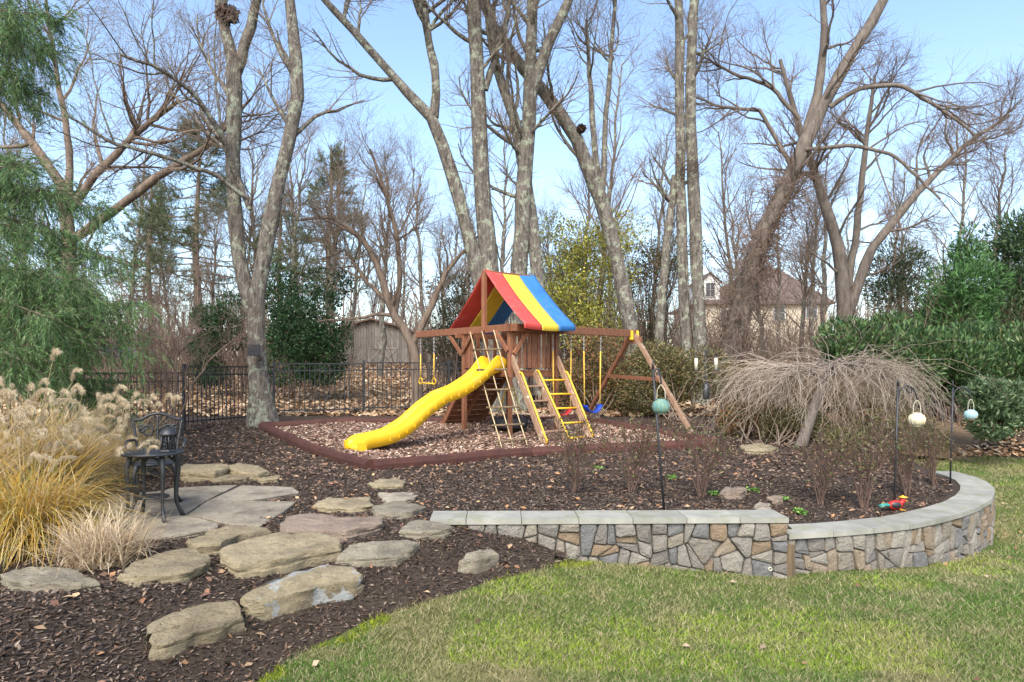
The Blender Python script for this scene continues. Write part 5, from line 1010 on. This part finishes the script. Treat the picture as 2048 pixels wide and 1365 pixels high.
def globe_lantern(p, r, mat, label):
    """p is the hook point; the lantern hangs from it by its own bail"""
    c = p + Vector((0, 0, -.15 - r * .8)); t = empty('globe_lantern', c + Vector((0, 0, -r * .85)), label, 'lantern', None)
    lathe('shade', [(r * .45, -r * .82), (r * .8, -r * .62), (r, -r * .12), (r * .97, r * .2), (r * .75, r * .6), (r * .52, r * .78), (r * .55, r * .86), (r * .48, r * .86), (r * .46, r * .7)], c, mat, t, 24)
    lathe('foot', [(r * .5, -r * .9), (r * .52, -r * .82), (r * .45, -r * .8)], c, mat, t, 20)
    tube_part('bail', [c + Vector((-r * .5, 0, r * .75)), c + Vector((-r * .45, 0, r * .75 + .1)), p + Vector((0, 0, .004)), c + Vector((r * .45, 0, r * .75 + .1)), c + Vector((r * .5, 0, r * .75))], .0035, M['feeder'], t, 6, 16)
    for k in range(14):
        a = 6.283 * k / 14; q = lambda z, rr: c + Vector((math.cos(a) * rr, math.sin(a) * rr, z)); tube_part('rib', [q(-r * .6, r * .82), q(-r * .1, r * 1.005), q(r * .25, r * .96), q(r * .58, r * .78)], .004, mat, t, 4, 8)
b = gp(1330, 1024); h = hook_pole(b, Q(1306, 738, b.y).z, 1, .08, 'leaning black hook pole carrying the blue green globe lantern', lean=Q(1306, 738, b.y).x - b.x, r=.012); globe_lantern(h + Vector((0, 0, -.0)), .085, M['lan_blue'], 'blue green pierced globe lantern in front of the swing frame leg')
b = gp(1788, 1022); h = hook_pole(b, Q(1796, 772, b.y).z, 1, .21, 'tall black hook pole beside the red bird figurine', lean=Q(1796, 772, b.y).x - b.x, r=.011); globe_lantern(h, .085, M['lan_cream'], 'cream pierced globe lantern with rusty streaks')
b = gp(1900, 968); h = hook_pole(b, Q(1906, 775, b.y).z, 1, .24, 'black hook pole by the bend of the curved wall', lean=Q(1906, 775, b.y).x - b.x, r=.011); globe_lantern(h, .08, M['lan_sky'], 'pale blue globe lantern with an orange patch')
fp = Vector(gp(1412, 845)); tp = Q(1412, 700, fp.y)
FE = empty('feeder_pole', fp, 'slim black bird feeder pole with a squirrel baffle', 'pole'); tube_part('pole', [fp + Vector((0, 0, -.1)), tp], .011, BM, FE, 7)
for sx in (-1, 1): tube_part('hook', [tp + Vector((0, 0, -.2)), tp + Vector((sx * .03, 0, -.02)), tp + Vector((sx * .12, 0, .03)), tp + Vector((sx * .21, 0, -.04)), tp + Vector((sx * .225, 0, -.12))], .007, BM, FE, 6, 16)
bz = Q(1412, 798, fp.y).z; lathe('baffle', [(.03, .36), (.07, .33), (.075, 0), (.07, -.01), (.02, -.01)], (fp.x, fp.y, bz), BM, FE, 18)
for sx, lb in ((-1, 'cream tube bird feeder hanging on the swing side of the feeder pole'), (1, 'cream tube bird feeder hanging on the house side of the feeder pole')):
    p = tp + Vector((sx * .225, 0, -.12)); e = empty('bird_feeder', p + Vector((0, 0, -.36)), lb, 'bird feeder'); lathe('tube', [(.02, -.34), (.04, -.34), (.04, -.06), (.02, -.06)], p, M['feeder'], e, 14); lathe('lid', [(.048, -.06), (.03, -.03), (.006, -.012)], p, BM, e, 14); lathe('tray', [(.02, -.36), (.055, -.36), (.055, -.342), (.02, -.342)], p, BM, e, 14); tube_part('wire', [p + Vector((0, 0, -.02)), p + Vector((0, 0, .004))], .003, BM, e, 4)
hf = Q(1321, 708, 19.4); e = empty('hopper_feeder', hf, 'dark roofed hopper feeder fixed to the broken snag', 'bird feeder'); lathe('tray', [(.02, -.06), (.13, -.06), (.13, -.03), (.02, -.03)], hf, BM, e, 4, False); lathe('hopper', [(.08, -.03), (.1, .05)], hf, M['glass'], e, 4, False); lathe('roof', [(.19, .05), (.18, .065), (.03, .15)], hf, BM, e, 4, False)
V, F = boxvf(hf + Vector((0, .02, 0)), hf + Vector((0, .62, 0)), .03, .03); part_py('bracket', V, F, BM, e)
bh = Q(514, 700, 14.93); e = empty('bird_house', bh, 'dark wooden bird house fixed to the double trunked tree', 'bird house'); beam('box', bh + Vector((0, 0, -.13)), bh + Vector((0, 0, .1)), .17, .15, M['greywood'], e, up=(0, 1, 0)); beam('roof', bh + Vector((-.13, -.03, .13)), bh + Vector((.13, -.03, .115)), .24, .025, BM, e); lathe('entrance', [(.026, -.004), (.026, .004)], bh, BM, e, 12); e.children[-1].rotation_euler = (R(90), 0, 0); e.children[-1].location = (0, -.077, .02)
sp = gp(588, 850); e = empty('solar_light', sp, 'small black ground light beside the double trunked tree base', 'light'); lathe('body', [(.05, -.02), (.055, .03), (.075, .055), (.07, .065), (.02, .068)], sp, BM, e, 14); lathe('panel', [(.055, .069), (.055, .073), (.01, .073)], sp, M['glass'], e, 4, False)
# the red bird figurine
fb = gp(1796, 1022); e = empty('bird_figurine', fb, 'glossy red garden bird figurine with a yellow crest in the mulch', 'figurine')
def ell(name, c, r, mat, n=14, m=9):
    V = []; F = []
    for i in range(m + 1):
        th = math.pi * i / m
        for k in range(n): a = 6.283185 * k / n; V.append((c[0] + r[0] * math.sin(th) * math.cos(a), c[1] + r[1] * math.sin(th) * math.sin(a), c[2] + r[2] * math.cos(th)))
    F = [(i * n + k, (i + 1) * n + k, (i + 1) * n + (k + 1) % n, i * n + (k + 1) % n) for i in range(m) for k in range(n)]; return part_py(name, V, F, mat, e, True)
ell('body', fb + Vector((-.03, 0, .06)), (.085, .05, .055), M['fig_red']); ell('wing', fb + Vector((-.035, -.04, .065)), (.055, .016, .035), BM); ell('head', fb + Vector((.055, 0, .115)), (.032, .028, .034), M['fig_red']); tube_part('neck', [fb + Vector((.03, 0, .075)), fb + Vector((.055, 0, .11))], [.032, .024], M['fig_red'], e, 9)
lathe('crest', [(.045, .145), (.05, .15), (.02, .158), (.004, .17)], fb + Vector((.055, 0, 0)), M['fig_yel'], e, 14); tube_part('beak', [fb + Vector((.08, 0, .11)), fb + Vector((.115, 0, .1))], [.011, .002], M['fig_yel'], e, 6)
for dy in (-.025, 0, .025): tube_part('tail_feather', [fb + Vector((-.1, dy * .5, .06)), fb + Vector((-.16, dy, .065)), fb + Vector((-.2, dy * 1.6, .04))], [.018, .006], M['fig_grn'], e, 6, 6)
for dy in (-.02, .02): tube_part('foot', [fb + Vector((.01, dy, .03)), fb + Vector((.02, dy, .005)), fb + Vector((.07, dy, .005))], .008, M['fig_yel'], e, 6)

# ------------------------------------------------------------------ barn, house and tarp beyond the fence
def barn():
    D = 50; zb_ = gz(-9, D); x0, x1 = Q(645, 700, D).x, Q(842, 700, D).x; ze, zp = Q(0, 672, D).z, Q(0, 641, D).z; t = empty('barn', ((x0 + x1) / 2, D, zb_), 'weathered grey board barn with a rusty low roof beyond the fence', 'barn'); n = 36; xm = (x0 + x1) / 2
    zt = lambda x: ze + (zp - ze) * (1 - abs(x - xm) / ((x1 - x0) / 2)) ** .8
    for i in range(n):
        a, b = x0 + (x1 - x0) * i / n + .008, x0 + (x1 - x0) * (i + 1) / n - .008; y = D + random.uniform(-.012, .012); V = [(a, y, zb_ - .3), (b, y, zb_ - .3), (b, y, zt(b)), (a, y, zt(a)), (a, y + .06, zb_ - .3), (b, y + .06, zb_ - .3), (b, y + .06, zt(b)), (a, y + .06, zt(a))]
        part_py('board', V, [(0, 1, 2, 3), (7, 6, 5, 4), (0, 4, 5, 1), (1, 5, 6, 2), (2, 6, 7, 3), (3, 7, 4, 0)], M['greywood'], t, origin=((a + b) / 2, D, zb_))
    for sx, xw in ((0, x0), (1, x1)): beam('side_wall', Vector((xw, D + .08, (zb_ + ze) / 2)), Vector((xw, D + 9, (zb_ + ze) / 2)), .1, ze - zb_, M['greywood'], t)
    V = []; K = 9
    for y in (D - .35, D + 9):
        for dz in (.03, .15):
            for k in range(K): x = x0 - .3 + (x1 - x0 + .6) * k / (K - 1); xc = min(max(x, x0), x1); V.append((x, y, zt(xc) + dz - (.12 if x != xc else 0)))
    F = [(k, k + 1, 2 * K + k + 1, 2 * K + k) for k in range(K - 1)] + [(K + k, 3 * K + k, 3 * K + k + 1, K + k + 1) for k in range(K - 1)] + [(k, K + k, K + k + 1, k + 1) for k in range(K - 1)] + [(0, 2 * K, 3 * K, K), (K - 1, 2 * K - 1, 4 * K - 1, 3 * K - 1)]
    part_py('roof', V, F, M['rust_roof'], t)
    dx0, dx1, dt = Q(737, 0, D).x, Q(795, 0, D).x, Q(0, 696, D).z
    for a, b in ((dx0, (dx0 + dx1) / 2 - .02), ((dx0 + dx1) / 2 + .02, dx1)):
        d = part_py('door', [(a, D - .05, zb_), (b, D - .05, zb_), (b, D - .05, dt), (a, D - .05, dt), (a, D - .02, zb_), (b, D - .02, zb_), (b, D - .02, dt), (a, D - .02, dt)], [(0, 1, 2, 3), (0, 4, 5, 1), (1, 5, 6, 2), (2, 6, 7, 3), (3, 7, 4, 0)], M['greywood'], t)
        for p, q in (((a, dt - .05), (b, dt - .05)), ((a, zb_ + .1), (b, zb_ + .1)), ((a + .05, zb_), (a + .05, dt)), ((b - .05, zb_), (b - .05, dt)), ((a, zb_ + .1), (b, dt - .05))): beam('door_batten', Vector((p[0], D - .065, p[1])), Vector((q[0], D - .065, q[1])), .03, .1, M['greywood'], d, up=(0, .1, 1) if abs(p[0] - q[0]) > .01 else (1, 0, 0), bev=0)
barn()
def house():
    D = 55; zb_ = gz(20, D); x0, x1 = Q(1406, 0, D).x, Q(1655, 0, D).x; ze = Q(0, 605, D).z; zr = Q(0, 520, D).z; t = empty('cream_house', ((x0 + x1) / 2, D, zb_), 'cream stucco house with steep brown roof and white dormer', 'house'); V, F = boxvf(((x0 + x1) / 2, D + 5, zb_ - .5), ((x0 + x1) / 2, D + 5, ze), 10, x1 - x0, up=(1, 0, 0)); part_py('wall', V, F, M['cream'], t)
    o = .4; xm0, xm1 = Q(1560, 0, D).x, Q(1600, 0, D).x; V = [(x0 - o, D - o, ze), (x1 + o, D - o, ze), (x1 + o, D + 10 + o, ze), (x0 - o, D + 10 + o, ze), (xm0, D + 4.6, zr), (xm1, D + 4.6, zr), (xm1, D + 5.4, zr), (xm0, D + 5.4, zr)]
    V += [(v[0], v[1], v[2] - .18) for v in V[:4]]; F = [(0, 1, 5, 4), (1, 2, 6, 5), (2, 3, 7, 6), (3, 0, 4, 7), (4, 5, 6, 7), (8, 9, 1, 0), (9, 10, 2, 1), (10, 11, 3, 2), (11, 8, 0, 3), (11, 10, 9, 8)]; part_py('roof', V, F, M['shingle'], t)
    def window(px, py, w, h, y, par=None):
        c = Q(px, py, y); f = part_py('window', *boxvf((c.x, y - .05, c.z - h / 2), (c.x, y - .05, c.z + h / 2), .1, w, up=(1, 0, 0)), M['white'], t)
        for i in (0, 1):
            for k in (0, 1): part_py('pane', *boxvf((c.x + (i - .5) * w * .44, y - .11, c.z - h * .46 + k * h * .47), (c.x + (i - .5) * w * .44, y - .11, c.z - h * .02 + k * h * .47), .03, w * .4, up=(1, 0, 0)), M['glass'], f)
    for px, py in ((1452, 636), (1558, 626), (1622, 620)): window(px, py, .95, 1.35, D)
    dc = Q(1420, 578, D - .1); wd = 1.5
    V = [(dc.x - wd / 2, D - .1, dc.z - 1), (dc.x + wd / 2, D - .1, dc.z - 1), (dc.x + wd / 2, D - .1, dc.z + .6), (dc.x, D - .1, dc.z + 1.2), (dc.x - wd / 2, D - .1, dc.z + .6)]; V += [(v[0], v[1] + 4, v[2]) for v in V]
    part_py('dormer', V, [(0, 1, 2, 3, 4), (1, 6, 7, 2), (0, 4, 9, 5)], M['white'], t); part_py('dormer_roof', [(dc.x - wd * .62, D - .3, dc.z + .5), (dc.x, D - .3, dc.z + 1.32), (dc.x + wd * .62, D - .3, dc.z + .5), (dc.x - wd * .62, D + 4, dc.z + .5), (dc.x, D + 4, dc.z + 1.32), (dc.x + wd * .62, D + 4, dc.z + .5), (dc.x, D - .3, dc.z + 1.22), (dc.x, D + 4, dc.z + 1.22)], [(0, 3, 4, 1), (1, 4, 5, 2), (0, 1, 6), (1, 2, 6), (0, 6, 7, 3), (2, 5, 7, 6)], M['shingle'], t); window(1420, 580, .8, 1.15, D - .1)
house()
tq = Q(218, 700, 30); g = gz(tq.x, 30); e = empty('tarp_stack', (tq.x, 30, g), 'stack under a bright blue tarp beyond the fence', 'tarp')
for i in range(9): beam('stake', Vector((tq.x - .8 + i * .2, 30, g)), Vector((tq.x - .8 + i * .2, 30, tq.z - .15)), .1, .1, M['greywood'], e, bev=0)
V = [(tq.x - .9, 29.8, tq.z - .25), (tq.x - .4, 29.75, tq.z + .1), (tq.x + .1, 29.75, tq.z + .15), (tq.x + .9, 29.8, tq.z - .15), (tq.x - .9, 30.8, tq.z - .2), (tq.x - .4, 30.8, tq.z + .15), (tq.x + .1, 30.8, tq.z + .2), (tq.x + .9, 30.8, tq.z - .1), (tq.x - .92, 29.75, tq.z - .5), (tq.x - .4, 29.7, tq.z - .25), (tq.x + .1, 29.7, tq.z - .2), (tq.x + .92, 29.75, tq.z - .45)]
o = part_py('tarp', V, [(0, 1, 5, 4), (1, 2, 6, 5), (2, 3, 7, 6), (8, 9, 1, 0), (9, 10, 2, 1), (10, 11, 3, 2)], M['bluetarp'], e); mo = o.modifiers.new('t', 'SOLIDIFY'); mo.thickness = .02
